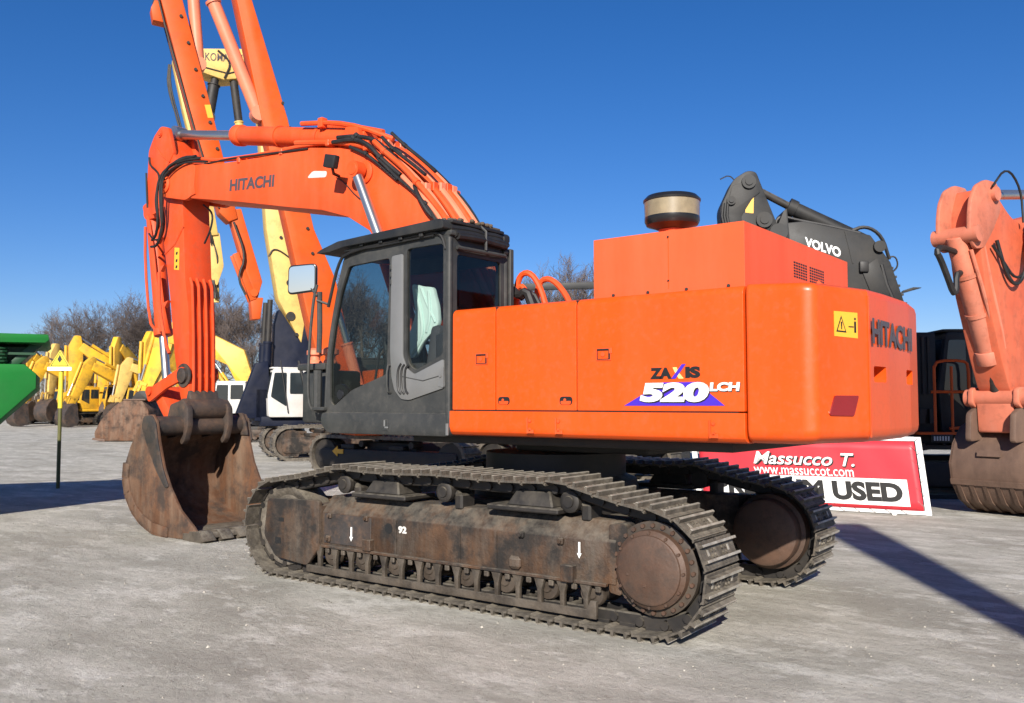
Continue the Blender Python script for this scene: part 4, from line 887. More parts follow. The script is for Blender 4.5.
def digger(name, label, cat, loc, heading, paint, house_h=1.25, boom=None, arm=None, cabmat=None, bucket_at=None, L=4.6, bw=(.5, .95, .75), aw=(.85, .45), bmat='bucket_rust', group=None, scale=1., tone='yellow', cabside=1):
    """machine built facing local +x; boom / arm given as side-view points (x, z)"""
    g = empty(name, label, cat, loc, heading, group)
    if scale != 1: g.scale = (scale,)*3
    undercarriage(g, -L/2, L/2, 1.2, .6, 1.0, None)
    h = MB(); h.box((-.5, 0, 1.25), (4.4, 2.6, .25), .03); h.box((-1.1, -.0, 1.95), (2.4, 2.7, 1.2), .08, 3); h.box((.6, -.95*cabside, 1.75), (1.3, .75, .8), .05); h.box((-1.0, 0, 2.62), (1.4, 1.2, .18), .05)
    ho = h.build('engine_housing', M[paint], g)
    cwt = MB(); cwt.prism(rounded([(-2.25, -1.38), (-2.75, -1.25), (-2.95, 0), (-2.75, 1.25), (-2.25, 1.38)], .12), 1.2, 2.45, 'Z', .06); cwt.build('counterweight', M[paint], g)
    e = MB(); e.cyl((-1.3, .5, 2.6), (-1.3, .5, 3.0), .07, n=12); e.build('exhaust_pipe', M['dark_under'], ho)
    cab_box(g, .85, .85*cabside, 1.35, 1.6, .95, 1.65, cabmat or M[paint])
    bp = beam_outline(boom, [bw[0]]+[bw[1]]*(len(boom)-2)+[bw[2]*.7]); mb = MB(); mb.prism(bp, -.26, .26, 'Y', .03); bo_ = mb.build('boom', M[paint], g)
    m = MB(); m.tube([(p[0]-.05, -.2, p[1]+.5) for p in boom[1:-1]]+[(boom[-1][0], -.2, boom[-1][1]+.3)], .035, 6); m.tube([(p[0]-.05, .15, p[1]+.5) for p in boom[1:-1]]+[(boom[-1][0], .15, boom[-1][1]+.3)], .035, 6); m.build('boom_pipe', M['black'], bo_)
    mid = Vector(boom[len(boom)//2]); 
    for y in (-.36, .36):
        c = MB(); c.cyl((boom[0][0]+.55, y, boom[0][1]-.35), ((boom[0][0]+.55)*.45+mid.x*.55, y, (boom[0][1]-.35)*.45+mid.y*.55), .1, n=14); co = c.build('boom_cylinder', M[paint], g)
        c = MB(); c.cyl(((boom[0][0]+.55)*.5+mid.x*.5, y, (boom[0][1]-.35)*.5+mid.y*.5), (mid.x, y, mid.y), .06, n=12); c.build('cylinder_rod', M['chrome'], co)
    a0 = Vector(arm[0]); a1 = Vector(arm[1]); d = (a1-a0).normalized(); nn = Vector((-d.y, d.x))
    if nn.x < 0: nn = -nn                                   # nn points forward, away from the cab
    top = a0-d*.9
    ap = [tuple(top+nn*.15), tuple(top-nn*.25), tuple(a0-nn*aw[0]*.45), tuple(a0+(a1-a0)*.25-nn*aw[0]*.5), tuple(a1-nn*aw[1]*.5), tuple(a1+d*.15), tuple(a1+nn*aw[1]*.4), tuple(a0+(a1-a0)*.2+nn*aw[0]*.42), tuple(a0+nn*aw[0]*.5)]
    mb = MB(); mb.prism(rounded(ap, .1), -.2, .2, 'Y', .02); ao = mb.build('arm', M[paint], g)
    # cylinders: one from boom back to the arm top, one down the front of the arm
    q = Vector(boom[-2])+Vector((-.2, .62)); tt = top
    c = MB(); c.cyl((q.x, 0, q.y), (q.x*.4+tt.x*.6, 0, q.y*.4+tt.y*.6), .13, n=16); co = c.build('arm_cylinder', M[paint], g)
    c = MB(); c.cyl((q.x*.42+tt.x*.58, 0, q.y*.42+tt.y*.58), (tt.x, 0, tt.y), .07, n=12); c.build('cylinder_rod', M['chrome'], co)
    s0 = a0+nn*(aw[0]*.5+.15)-d*.1; s1 = a1+nn*.45-d*.45
    c = MB(); c.cyl((s0.x, 0, s0.y), tuple((s0*.35+s1*.65).to_3d().xzy), .11, n=16); co = c.build('bucket_cylinder', M[paint], g)
    c = MB(); m_ = s0*.4+s1*.6; c.cyl((m_.x, 0, m_.y), (s1.x, 0, s1.y), .06, n=12); c.build('cylinder_rod', M['chrome'], co)
    lk = MB(); 
    for y in (-.26, .22): lk.prism(beam_outline([tuple(a1-d*.4), tuple(s1)], [.16, .16]), y, y+.04); lk.prism(beam_outline([tuple(s1), tuple(a1+nn*.5+d*.1)], [.16, .16]), y, y+.04)
    lk.build('bucket_link', M[paint], g)
    hs_ = MB()
    for k in range(3): hs_.tube([(boom[-1][0]-.5, -.3+.06*k, boom[-1][1]+.35), (boom[-1][0]+.1, -.36, boom[-1][1]+.6-.1*k), (a0.x+.35, -.33, a0.y+.1-.25*k), (a0.x+.2, -.28, a0.y-.7-.2*k)], .03, 6, 0, 2)
    hs_.build('hose', M['black'], bo_)
    if bucket_at is not None: bucket_mesh(g, a1.x, a1.y-.05, bucket_at[0], bucket_at[1], M[bmat], bucket_at[2])
    return g
#BG
# ------------------------------------------------------------------ high-reach demolition machines behind
def hdg(h): return math.atan2(h[1], h[0])
def poly_part(name, pts, y0, y1, mat, par, bev=.02):
    mb = MB(); mb.prism(pts, y0, y1, 'Y', bev); return mb.build(name, mat, par)
hO = (-.45, -.89)
O = empty('demolition_excavator', 'tall orange high reach demolition excavator with two long booms behind the cab', 'excavator', (-12.16, 8.2, 0), hdg(hO))
k = 24/22.
S = lambda pts: [(x*k, 1.931+(z-1.931)*k) for x, z in pts]
base_ = empty('x', None, None); bpy.data.objects.remove(base_)
ug = MB()
main = S([(3.85, 17.5), (3.35, 17.5), (2.30, 11.7), (1.38, 8.85), (.70, 6.2), (.15, 5.0), (-.18, 3.6), (-.25, 2.3), (.35, 2.3), (.75, 3.73), (1.45, 6.62), (2.0, 8.76), (2.65, 11.65)])
mO = poly_part('main_boom', main, -.30, .30, M['orange_far'], O, .03)
stick = S([(5.75, 17.5), (5.3, 17.5), (3.86, 11.41), (3.14, 8.85), (2.62, 6.8), (2.5, 6.3), (2.70, 6.2), (2.92, 6.4), (3.50, 8.3), (4.18, 10.79), (4.32, 11.29)])
sO = poly_part('folding_stick', stick, -.25, .25, M['orange_far'], O, .03)
poly_part('stick_tip', S([(2.72, 6.5), (2.42, 6.55), (1.90, 4.85), (2.0, 4.45), (2.15, 4.6)]), -.20, .20, M['orange_far'], O)
lo_ = MB(); lo_.prism(S([(2.60, 5.45), (2.47, 5.51), (2.03, 4.43), (2.17, 4.37)]), -.22, -.14, 'Y', .01); lo_.prism(S([(2.60, 5.45), (2.47, 5.51), (2.03, 4.43), (2.17, 4.37)]), .14, .22, 'Y', .01); lo_.prism(S([(2.17, 4.45), (1.87, 4.47), (1.93, 3.95), (2.12, 3.93)]), -.2, .2, 'Y', .03)
lo_.cyl((2.1*k, -.25, 4.55*k-.16), (2.1*k, .25, 4.55*k-.16), .1, n=12); lo_.build('tip_bracket', M['orange_far'], O)
poly_part('boom_head', S([(4.2, 11.2), (4.42, 11.2), (4.5, 11.0), (4.45, 10.72), (4.1, 10.7)]), -.18, .18, M['orange_far'], O)
jn = MB(); jn.prism(S([(3.2, 17.0), (4.0, 18.6), (5.8, 18.6), (6.0, 17.0), (5.2, 16.8), (4.0, 16.9)]), -.45, .45, 'Y', .05); jn.build('boom_knuckle', M['orange_far'], O)
def cyl2(name, a, b, r, rod, par, y=0., mat='pink_pipe', f=.62, rmat='chrome'):
    a, b = S([a, b]); m = (a[0]+(b[0]-a[0])*f, a[1]+(b[1]-a[1])*f)
    c = MB(); c.cyl((a[0], y, a[1]), (m[0], y, m[1]), r, n=16); c.cyl((m[0]-(b[0]-a[0])*.02, y, m[1]-(b[1]-a[1])*.02), (m[0], y, m[1]), r*1.18, n=16); c.cyl((a[0], y-r, a[1]), (a[0], y+r, a[1]), r*1.2, n=14); co = c.build(name, M[mat], par)
    d = MB(); d.cyl((m[0], y, m[1]), (b[0], y, b[1]), rod, n=14); d.build('cylinder_rod', M[rmat], co); return co
cyl2('stick_cylinder', (3.42, 9.9), (3.75, 13.5), .15, .08, O, 0, f=.6)
cyl2('boom_cylinder', (2.05, 8.9), (3.2, 11.6), .17, .1, O, .1, f=.95)
for y in (-.33, .33): cyl2('boom_cylinder', (-.5, 2.2), (.1, 4.2), .15, .09, O, y)
hz = MB()
for q in range(3): hz.tube([(p[0], .05*q-.05, p[1]) for p in S([(2.3, 9.5), (2.05, 8.95), (1.75, 8.75), (1.2, 8.7), (1.1, 8.66)])], .03, 6, 0, 2)
hz.tube([(p[0], -.36, p[1]) for p in S([(3.05, 11.9), (3.5, 12.1), (4.3, 11.9), (4.4, 11.3)])], .04, 6, 0, 2)
hz.tube([(p[0], -.38, p[1]) for p in S([(4.2, 11.0), (3.5, 8.5), (3.05, 6.8)])], .035, 6); hz.tube([(p[0], .3, p[1]) for p in S([(2.6, 6.2), (2.3, 5.4), (2.5, 4.9), (2.3, 4.5)])], .03, 6, 0, 2)
for z in range(7):
    t = z/7.; a = S([(1.42-.9*t+.2, 9.2-4.2*t)])[0]; hz.cyl((a[0]-.12, .26, a[1]), (a[0]-.12, .34, a[1]), .04, n=8)
    a = S([(3.95-1.2*t, 10.9-4.2*t)])[0]; hz.cyl((a[0]-.1, .22, a[1]), (a[0]-.1, .29, a[1]), .04, n=8)
for yy in (.16, .20): hz.tube([(p[0], yy+.08, p[1]) for p in S([(4.30+yy*.4, 11.3), (4.12+yy*.4, 10.6), (3.44+yy*.4, 8.3), (2.86+yy*.4, 6.5)])], .022, 6)
build_each(hz, 'boom_fitting', M['dark_under'], O)
for (s, z) in ((3.30, 8.95), ): poly_part('sticker', S([(3.17, 8.92), (3.30, 8.90), (3.22, 8.6), (3.10, 8.62)]), .246, .256, M['yellow_sticker'], sO, 0)
h = MB(); h.box((-2.6, .1, 2.1), (3.9, 2.8, 1.5), .1); h.box((-2.4, 0, 1.28), (4.6, 2.6, .3), .03); h.build('engine_housing', M['orange_far'], O)
cwt = MB(); cwt.box((-4.9, .1, 2.1), (.9, 2.9, 1.6), .2, 4); cwt.build('counterweight', M['orange_far'], O)
cab_box(O, -1.0, -1.35, 1.45, 1.6, 1.0, 1.75, M['grey_paint'])
U = empty('undercarriage', None, None, (0, 0, 0)); bpy.data.objects.remove(U)
def carriage_at(par, wx, wy, rz, L=5.2, g=1.25, w=.65, h=1.1, mat='rust_frame', arrow=False):
    """tracks of a machine whose upper works are slewed: baked in the parent's frame"""
    inv = Matrix.Rotation(-par.rotation_euler.z, 4, 'Z') @ Matrix.Translation(-Vector(par.location))
    mt = inv @ Matrix.Translation((wx, wy, 0)) @ Matrix.Rotation(rz, 4, 'Z')
    for s in (-1, 1):
        mb = MB(); simple_track(mb, -L/2, L/2, s*g, w, h); mb.build('crawler_track', M['shoe'], par, mt)
        f = MB(); f.prism(rounded([(-L/2+.35, .25), (L/2-.35, .25), (L/2-.3, h*.66), (-L/2+.3, h*.66)], .15, 4), s*g-w*.44, s*g+w*.44, 'Y', .02)
        for q in range(8): x = -L/2+.8+q*(L-1.6)/7; f.cyl((x, s*g-w*.4, .24), (x, s*g+w*.4, .24), .12, n=12)
        for cx in (-L/2+h/2, L/2-h/2): f.cyl((cx, s*g-w*.36, h/2), (cx, s*g+w*.36, h/2), h*.39, n=20)
        for x in (-.9, .9): f.cyl((x, s*g-w*.3, h*.8), (x, s*g+w*.3, h*.8), .09, n=12); f.box((x+.5, s*g, h*.72), (.5, w*.7, .12), .02)
        fo = f.build('track_frame', M[mat], par, mt)
        if arrow:
            a = MB(); x = L/2-1.1; y = s*g+w*.45
            for yy in (s*g+w*.45, s*g-w*.45): a.prism([(x+.2, .66), (x, .80), (x, .72), (x-.22, .72), (x-.22, .60), (x, .60), (x, .52)], yy-.012, yy+.012, 'Y')
            a.build('yellow_arrow', M['yellow_sticker'], fo, mt)
    c = MB(); c.box((0, 0, h*.62), (1.8, 2*g, h*.45), .05); c.cyl((0, 0, h*.8), (0, 0, h*1.2), .8, n=24); c.build('car_body', M['dark_under'], par, mt)
carriage_at(O, -10.6, 9.9, math.pi, L=5.6, mat='dark_under', arrow=True)

hY = (-.5, -.87); k = 34/27.
Yh = empty('demolition_excavator', 'pale yellow high reach demolition excavator with navy base and small white cab', 'excavator', (-20.5, 14.5, 0), hdg(hY))
mY = poly_part('main_boom', S([(1.85, 12.2), (1.45, 12.3), (.85, 8.1), (.42, 6.25), (.20, 4.8), (.35, 3.75), (1.05, 5.05), (1.42, 7.12)]), -.4, .4, M['yellow_pale'], Yh, .03)
poly_part('boom_base', S([(.36, 3.8), (.18, 4.7), (-.05, 2.92), (.0, 1.6), (1.3, 1.6), (1.15, 2.9), (1.12, 4.3), (1.0, 4.75)]), -.38, .38, M['navy'], Yh, .02)
hY_ = poly_part('boom_head', S([(3.65, 12.25), (2.17, 12.48), (1.45, 12.45), (1.5, 11.9), (2.04, 11.62), (2.73, 11.46), (3.36, 11.6)]), -.42, .42, M['yellow_pale'], Yh, .03)
lettering('KOMATSU', 1.05*k, .24*k, (3.25*k, .426, S([(0, 11.95)])[0][1]), (-1, 0, .10), (0, 0, 1), M['letter_grey'], hY_, .01)
sY = poly_part('folding_stick', S([(4.14, 11.93), (3.80, 12.0), (3.40, 9.93), (2.95, 7.89), (2.78, 6.86), (3.12, 6.8), (3.53, 9.33), (3.83, 10.48)]), -.3, .3, M['yellow_pale'], Yh, .03)
tp = MB(); tp.prism(rounded(S([(3.12, 6.95), (2.74, 6.95), (2.60, 5.95), (2.78, 5.35), (2.95, 5.6), (3.05, 6.2)]), .1), -.22, .22, 'Y', .03); tp.tube([(p[0], 0, p[1]) for p in S([(2.8, 5.5), (2.78, 4.9)])], .12, 8); tp.build('stick_tip', M['yellow_pale'], Yh)
th = MB()
random.seed(3)
for q in range(9): th.tube([(p[0]+random.uniform(-.12, .12), random.uniform(-.3, .3), p[1]) for p in S([(3.1, 7.4), (2.9, 6.6), (2.75, 6.0), (2.85, 5.5), (2.8, 5.0)])], .035, 6, 0, 2)
for q in range(5): th.tube([(p[0]+random.uniform(-.08, .08), -.35, p[1]) for p in S([(4.15, 11.9), (4.2, 11.2), (3.85, 10.0), (3.5, 8.6), (3.2, 7.3)])], .03, 6, 0, 2)
th.tube([(p[0], .45, p[1]) for p in S([(2.9, 12.3), (2.5, 12.0), (2.7, 11.5)])], .04, 6, 0, 2)
th.tube([(p[0], .43, p[1]) for p in S([(3.3, 11.75), (2.6, 11.66), (2.0, 11.9)])], .03, 6)
th.tube([(p[0], .43, p[1]) for p in S([(.3, 5.9), (.7, 6.3), (1.2, 6.6), (1.35, 6.3)])], .03, 6, 0, 2)
for x, z, r_ in ((.72, 5.55, .13), (.68, 4.55, .17), (1.0, 6.9, .06), (.5, 4.0, .07)): th.cyl((S([(x, z)])[0][0], .36, S([(x, z)])[0][1]), (S([(x, z)])[0][0], .45, S([(x, z)])[0][1]), r_, n=12)
build_each(th, 'boom_hose', M['dark_under'], Yh)
cyl2('stick_cylinder', (2.18, 9.8), (2.42, 11.5), .15, .15, Yh, .2, 'yellow_pale', .3, 'dark_under'); cyl2('stick_cylinder', (3.12, 10.3), (2.95, 11.5), .2, .14, Yh, .2, 'dark_under', .85, 'dark_under')
for y in (-.55, .55): cyl2('boom_cylinder', (1.42, 1.9), (1.3, 5.0), .15, .1, Yh, y, 'navy', .6, 'dark_under')
h = MB(); h.box((-2.2, .1, 2.1), (3.6, 2.8, 1.4), .1); h.box((-.5, 0, 1.3), (5.0, 2.6, .35), .03); h.box((1.95, .3, 1.9), (.5, 1.6, 1.2), .05); h.prism([(1.6, 1.4), (2.9, 1.4), (2.2, 3.4), (1.75, 3.5)], .6, 1.1, 'Y', .04); h.build('engine_housing', M['navy'], Yh)
cab_box(Yh, 1.1, 1.05, 1.45, 1.35, 1.0, 1.75, M['white_dirty'])
gd = MB(); gd.tube([(.3, 1.6, 1.6), (.75, 1.6, 3.5)], .05, 6); gd.tube([(1.1, 1.6, 1.6), (1.4, 1.6, 3.5)], .02, 6); gd.build('guard_bar', M['black'], Yh)
gp = MB(); gp.prism(rounded([(-.25, 1.5), (.55, 1.5), (.5, 2.15), (.2, 2.35), (-.2, 2.2)], .06), 1.65, 1.75, 'Y', .02); gp.build('orange_guard_plate', M['orange_far'], Yh)
carriage_at(Yh, -18.3, 14.2, hdg(hY), L=5.6, h=1.2)
Bk = empty('crawler_machine', 'dark crawler undercarriage with yellow arrow standing behind the cab', 'excavator', (-6.4, 11.2, 0), math.pi)
carriage_at(Bk, -6.4, 11.2, math.pi, 4.4, 1.2, .6, 1.05, 'dark_under', True)
h = MB(); h.box((-.6, 0, 1.35), (3.9, 2.5, .3), .03); h.box((-.9, 0, 1.9), (2.6, 2.5, .9), .08); h.build('engine_housing', M['volvo_grey'], Bk)

# ------------------------------------------------------------------ charcoal machine behind on the right
hV = (-.85, -.53); k = 1.
V = empty('excavator', 'charcoal grey excavator with raised boom and orange handrail behind the counterweight', 'excavator', (1.12, 12.88, 0), hdg(hV))
vb = poly_part('boom', [(2.86, 6.0), (2.18, 6.06), (.72, 5.72), (.30, 5.11), (.02, 4.2), (-.35, 3.1), (-.9, 2.4), (-.1, 2.2), (.88, 3.9), (1.86, 5.02), (2.95, 5.5)], -.33, .33, M['volvo_grey'], V, .03)
lettering('VOLVO', .82, .22, (2.16, .334, 5.48), (-1, 0, -.34), (0, 0, 1), M['white'], vb, .035)
va = MB(); va.prism(rounded([(2.75, 6.0), (2.82, 5.1), (2.95, 3.2), (3.35, 3.0), (3.75, 4.9), (3.98, 5.66), (4.02, 6.4), (3.72, 7.05), (3.40, 7.25), (3.20, 7.22), (3.10, 6.93)], .12, 4), -.28, .28, 'Y', .02)
va.prism(rounded([(2.55, 6.35), (2.62, 6.3), (2.9, 5.6), (2.5, 5.6)], .03), -.36, .36, 'Y', .01); varm = va.build('arm', M['volvo_grey'], V)
vd = MB()
for p_, r_ in (((3.38, 6.98), .16), ((3.05, 6.1), .18), ((3.78, 6.55), .1)): vd.cyl((p_[0], .27, p_[1]), (p_[0], .36, p_[1]), r_, n=18); vd.cyl((p_[0], .35, p_[1]), (p_[0], .39, p_[1]), r_*.55, n=14)
vd.prism(rounded([(3.1, 6.75), (3.3, 7.05), (3.75, 6.9), (3.9, 6.3), (3.75, 5.6), (3.5, 5.5), (3.55, 6.2), (3.3, 6.6)], .06), .27, .30, 'Y', .008)
for q_v in range(3): vd.tube([(3.95-.05*q_v, .31, 6.5), (4.0-.06*q_v, .33, 6.1), (3.8-.05*q_v, .33, 5.7), (3.6-.04*q_v, .31, 5.2)], .03, 6, 0, 1)
build_each(vd, 'arm_boss', M['volvo_grey'], varm)
vd = MB()
for p_, r_ in (((2.75, 5.8), .2), ((.55, 5.45), .13)): vd.cyl((p_[0], .33, p_[1]), (p_[0], .42, p_[1]), r_, n=18)
vd.box((1.2, .335, 5.45), (.03, .02, .75), rot=Matrix.Rotation(R(12), 4, 'Y')); vd.prism([(.3, 4.3), (.75, 4.4), (.95, 4.95), (.6, 5.2)], .33, .36, 'Y', .008)
build_each(vd, 'boom_boss', M['volvo_grey'], vb)
vs = MB(); vs.prism([(3.46, 6.28), (3.28, 6.26), (3.26, 6.78), (3.44, 6.80)], .283, .287); vs.build('sticker', M['yellow_sticker'], varm)
c = MB(); c.cyl((2.35, 0, 6.42), (.75, 0, 5.62), .17, n=22); c.cyl((2.45, 0, 6.47), (2.28, 0, 6.385), .20, n=22); co = c.build('arm_cylinder', M['volvo_grey'], V); c = MB(); c.cyl((3.2, 0, 6.9), (2.3, 0, 6.4), .085, n=16); c.build('cylinder_rod', M['dark_under'], co)
h_ = MB()
for q in range(4): h_.tube([(2.95-.05*q, -.2+.12*q, 5.9), (2.7, -.2+.12*q, 6.15+.03*q), (2.3, -.2+.12*q, 6.12), (1.6, -.2+.12*q, 5.98), (.9, -.2+.12*q, 5.8)], .035, 6, 0, 2)
h_.tube([(1.1, .1, 5.85), (.75, .1, 5.98), (.4, .1, 5.75), (.25, .1, 5.2)], .045, 6, 0, 2); h_.tube([(.35, .1, 5.2), (.12, .1, 5.3), (.05, .1, 5.05), (.2, .1, 4.9)], .02, 6, 0, 2); h_.tube([(.5, .33, 5.05), (.4, .34, 4.6), (.28, .34, 4.3)], .04, 6); h_.box((.9, .38, 5.0), (.2, .1, .25), .03)
for q in range(5): h_.box((.22-.07*q, .0, 5.0-.2*q), (.08, .3, .05))
h_.tube([(3.6, -.1, 7.1), (3.75, -.1, 7.25), (3.95, -.1, 7.15)], .015, 5, 0, 1)
build_each(h_, 'boom_hose', M['black'], vb)
pltm = MB(); pltm.box((.25, .1, 4.12), (.6, .6, .06), .01); pltm.build('platform', M['volvo_grey'], V)
h = MB(); h.box((-1.4, 0, 1.2), (5.0, 2.8, .3), .04); h.box((-3.1, -.0, 2.3), (2.0, 2.8, 2.0), .08); h.box((.45, .95, 2.4), (1.3, .95, 2.1), .04); h.box((.2, -.95, 2.0), (1.6, .8, 1.4), .06); ho = h.build('engine_housing', M['volvo_grey'], V)
h = MB(); h.box((-4.4, 0, 2.0), (.9, 2.9, 1.7), .18, 4); h.build('counterweight', M['volvo_grey'], V)
cab_box(V, -.82, 1.0, 1.35, 1.15, 1.0, 2.1, M['volvo_grey'])
lv = MB()
for q in range(10): lv.box((1.0-.115*q, 1.44, 2.75), (.05, .04, 1.2), .005, 1)
for q in range(6): lv.prism([(.9-.2*q, 1.55), (1.0-.2*q, 1.55), (1.0-.2*q, 1.85), (.85-.2*q, 1.85)], 1.43, 1.52)
lv.build('louvre', M['dark_under'], ho)
hr = MB(); yy = 1.75
for x in (-.02, -.36): hr.tube([(x, yy, 1.35), (x, yy, 2.72)], .03, 8)
hr.tube([(-.02, yy, 2.7), (-.1, yy, 2.84), (-.6, yy, 2.84), (-.70, yy, 2.75), (-.70, yy, 2.15), (-.92, yy, 1.7), (-.88, yy, 1.5), (-.3, yy, 1.45)], .03, 8, 0, 1); hr.tube([(.05, yy, 2.2), (-.70, yy, 2.2)], .03, 8); hr.box((-.3, 1.6, 1.35), (1.2, .4, .05))
hr.build('handrail', M['orange_far'], V)
tx = MB(); tx.box((-.12, 1.80, 1.25), (.42, .03, .16), .01); txo = tx.build('step_plate', M['dark_under'], V); tx = MB()
for q in range(6): tx.box((.03-.055*q, 1.818, 1.25), (.03, .004, .09))
tx.build('plate_mark', M['white_dirty'], txo)
for s in (-1, 1):
    mb = MB(); simple_track(mb, -4.6, .6, s*1.25, .65, 1.1); mb.build('crawler_track', M['dark_under'], V)
    f = MB(); f.prism(rounded([(-4.2, .25), (.25, .25), (.3, .75), (-4.3, .75)], .15, 4), s*1.25-.28, s*1.25+.28, 'Y', .02); f.build('track_frame', M['dark_under'], V)

# ------------------------------------------------------------------ weathered orange machine cut by the right edge
hR = (-.3, -.95)
Rr = empty('excavator', 'weathered pinkish orange excavator with brown bucket at the right edge', 'excavator', (3.52, 9.03, 0), hdg(hR))
poly_part('arm', rounded([(.75, 5.62), (.45, 5.55), (.05, 5.28), (-.15, 5.18), (-.5, 5.1), (-.75, 4.5), (-.95, 3.6), (-.62, 2.4), (-.2, 1.95), (.15, 2.2), (.4, 2.7), (.85, 3.8), (1.0, 4.6), (.95, 5.2)], .10, 4), -.27, .27, M['orange_side'], Rr, .025)
er = MB()
for y in (-.30, .22): er.prism(rounded([(1.30, 5.32), (1.12, 5.58), (.80, 5.72), (.40, 5.72), (.30, 5.25), (.62, 4.85), (.92, 4.55), (1.22, 4.50), (1.38, 4.72), (1.36, 5.05)], .09, 4), y, y+.07, 'Y', .015)
er.cyl((.55, -.36, 5.5), (.55, .36, 5.5), .12, n=18); er.cyl((1.25, -.38, 4.75), (1.25, .38, 4.75), .14, n=18)
er.build('arm_bracket', M['orange_old'], Rr)
c = MB(); c.cyl((1.28, 0, 4.75), (.30, 0, 2.75), .17, n=22, bev=.02); c.cyl((.36, 0, 2.88), (.26, 0, 2.66), .20, n=22, bev=.02)
for t in (.3, .62): c.cyl((1.28-.98*t, 0, 4.75-2.0*t), (1.25-.98*t, 0, 4.69-2.0*t), .19, n=22)
c.tube([(1.2, .2, 4.5), (.9, .22, 3.9), (.5, .22, 3.1), (.3, .2, 2.85)], .035, 8); c.tube([(.9, .25, 4.7), (.7, .27, 4.0), (.35, .26, 3.2), (.25, .25, 2.9)], .03, 8)
co = c.build('bucket_cylinder', M['orange_old'], Rr); c = MB(); c.cyl((.30, 0, 2.75), (.05, 0, 2.15), .09, n=18); c.build('cylinder_rod', M['dark_under'], co)
c = MB(); c.cyl((.03, -.52, 2.06), (.03, .52, 2.06), .15, n=20)
for y in (-.42, .34): c.prism(rounded([(.2, 2.2), (.1, 2.25), (-1.0, 2.2), (-1.05, 1.95), (.1, 1.88), (.22, 1.95)], .08), y, y+.09, 'Y', .015)
c.prism(rounded([(.15, 2.1), (-.1, 2.1), (-.3, 1.5), (.1, 1.45)], .06), -.3, .3, 'Y', .02); c.build('bucket_link', M['orange_old'], Rr)
c = MB(); c.cyl((-.55, -.5, 1.72), (-.55, .5, 1.72), .17, n=20); 
for y in (-.42, .32): c.prism(rounded([(.3, 1.8), (-.2, 2.0), (-.85, 1.75), (-.8, 1.35), (.35, 1.3)], .08), y, y+.1, 'Y', .02)
c.build('bucket_bracket', M['bucket_brown'], Rr)
bk = MB(); BW = .80; q_ = -.86
hl = [(x+q_, z) for x, z in [(-.35, 1.62), (.2, 1.68), (.62, 1.55), (.92, 1.25), (1.05, .9), (.98, .55), (.75, .25), (.4, .06), (-.1, .0), (-.75, .05)]]
frn = [(x+q_, z) for x, z in [(-.72, .15), (-.62, .7), (-.55, 1.2)]]
for y in (-BW, BW-.05): bk.prism(hl+frn, y, y+.05, 'Y', .006)
inn = [(q_+(p[0]-q_)*.95, .8+(p[1]-.8)*.94) for p in hl]; bk.prism(hl+inn[::-1], -BW+.02, BW-.02, 'Y')
bb = bk.build('bucket', M['bucket_brown'], Rr, ang=42)
ws = MB()
for q in range(7):
    y = -BW+.12+q*(2*BW-.24)/6
    ws.prism([(x+q_, z) for x, z in [(1.0, .56), (.77, .23), (.41, .035), (.1, -.0), (.1, .03), (.4, .07), (.74, .27), (.97, .58)]], y-.035, y+.035, 'Y')
ws.prism([(x+q_, z) for x, z in [(1.02, .62), (.99, .53), (.96, .54), (.99, .63)]], -BW, BW); ws.build('wear_strip', M['bucket_brown'], bb)
pt = MB(); pt.prism([(x+q_, z) for x, z in [(1.06, 1.05), (1.035, 1.15), (1.02, 1.14), (1.045, 1.04)]], -.3, .1, 'Y', 0); pt.build('patch_plate', M['bucket_brown'], bb)
b2 = poly_part('boom', [(-.8, 4.55), (-.6, 5.0), (-.95, 5.3), (-2.8, 5.75), (-4.4, 5.5), (-5.6, 4.2), (-6.4, 2.6), (-5.8, 2.3), (-4.7, 3.9), (-3.6, 4.6), (-2.4, 4.75), (-1.3, 4.35)], -.34, .34, M['orange_side'], Rr, .02)
lettering('HITACHI', 1.1, .26, (-1.6, .345, 4.80), (-1, 0, .12), (0, 0, 1), M['white'], b2, .01)
c = MB()
for y in (-.42, .34): c.prism(rounded([(-.38, 4.95), (-.6, 5.25), (-1.2, 5.35), (-1.3, 4.5), (-.6, 4.42)], .15, 4), y, y+.08, 'Y', .02)
c.cyl((-.68, -.46, 4.85), (-.68, .46, 4.85), .13, n=18); c.build('boom_fork', M['orange_old'], b2)
c = MB(); c.cyl((-1.55, 0, 5.85), (-3.9, 0, 5.95), .17, n=20, bev=.03); co = c.build('arm_cylinder', M['orange_old'], Rr); c = MB(); c.cyl((.5, 0, 5.55), (-1.6, 0, 5.85), .09, n=18); c.build('cylinder_rod', M['chrome'], co)
h_ = MB(); h_.tube([(-.75, .46, 5.2), (-.5, .48, 5.22), (-.32, .46, 4.8), (-.22, .42, 4.2), (.05, .38, 3.95), (.35, .36, 4.15), (.6, .34, 4.7)], .032, 8, 0, 2); h_.tube([(.7, .34, 5.6), (.3, .4, 6.0), (-.2, .4, 5.7), (-.3, .38, 5.1)], .02, 6, 0, 2); h_.tube([(-.7, .46, 5.1), (-.45, .46, 4.9), (-.3, .42, 4.3), (.05, .38, 4.05), (.5, .36, 4.4), (.75, .34, 4.6)], .024, 6, 0, 2)
h_.build('hose', M['black'], b2)
lm = MB(); lm.tube([(1.3, 0, 4.48), (1.78, 0, 4.52), (1.92, 0, 4.42), (1.80, 0, 4.32), (1.6, 0, 4.05), (1.42, 0, 3.78), (1.32, 0, 3.80), (1.30, 0, 4.1), (1.15, 0, 4.15)], .05, 8, 0, 1); lm.build('guard_loop', M['black'], Rr)
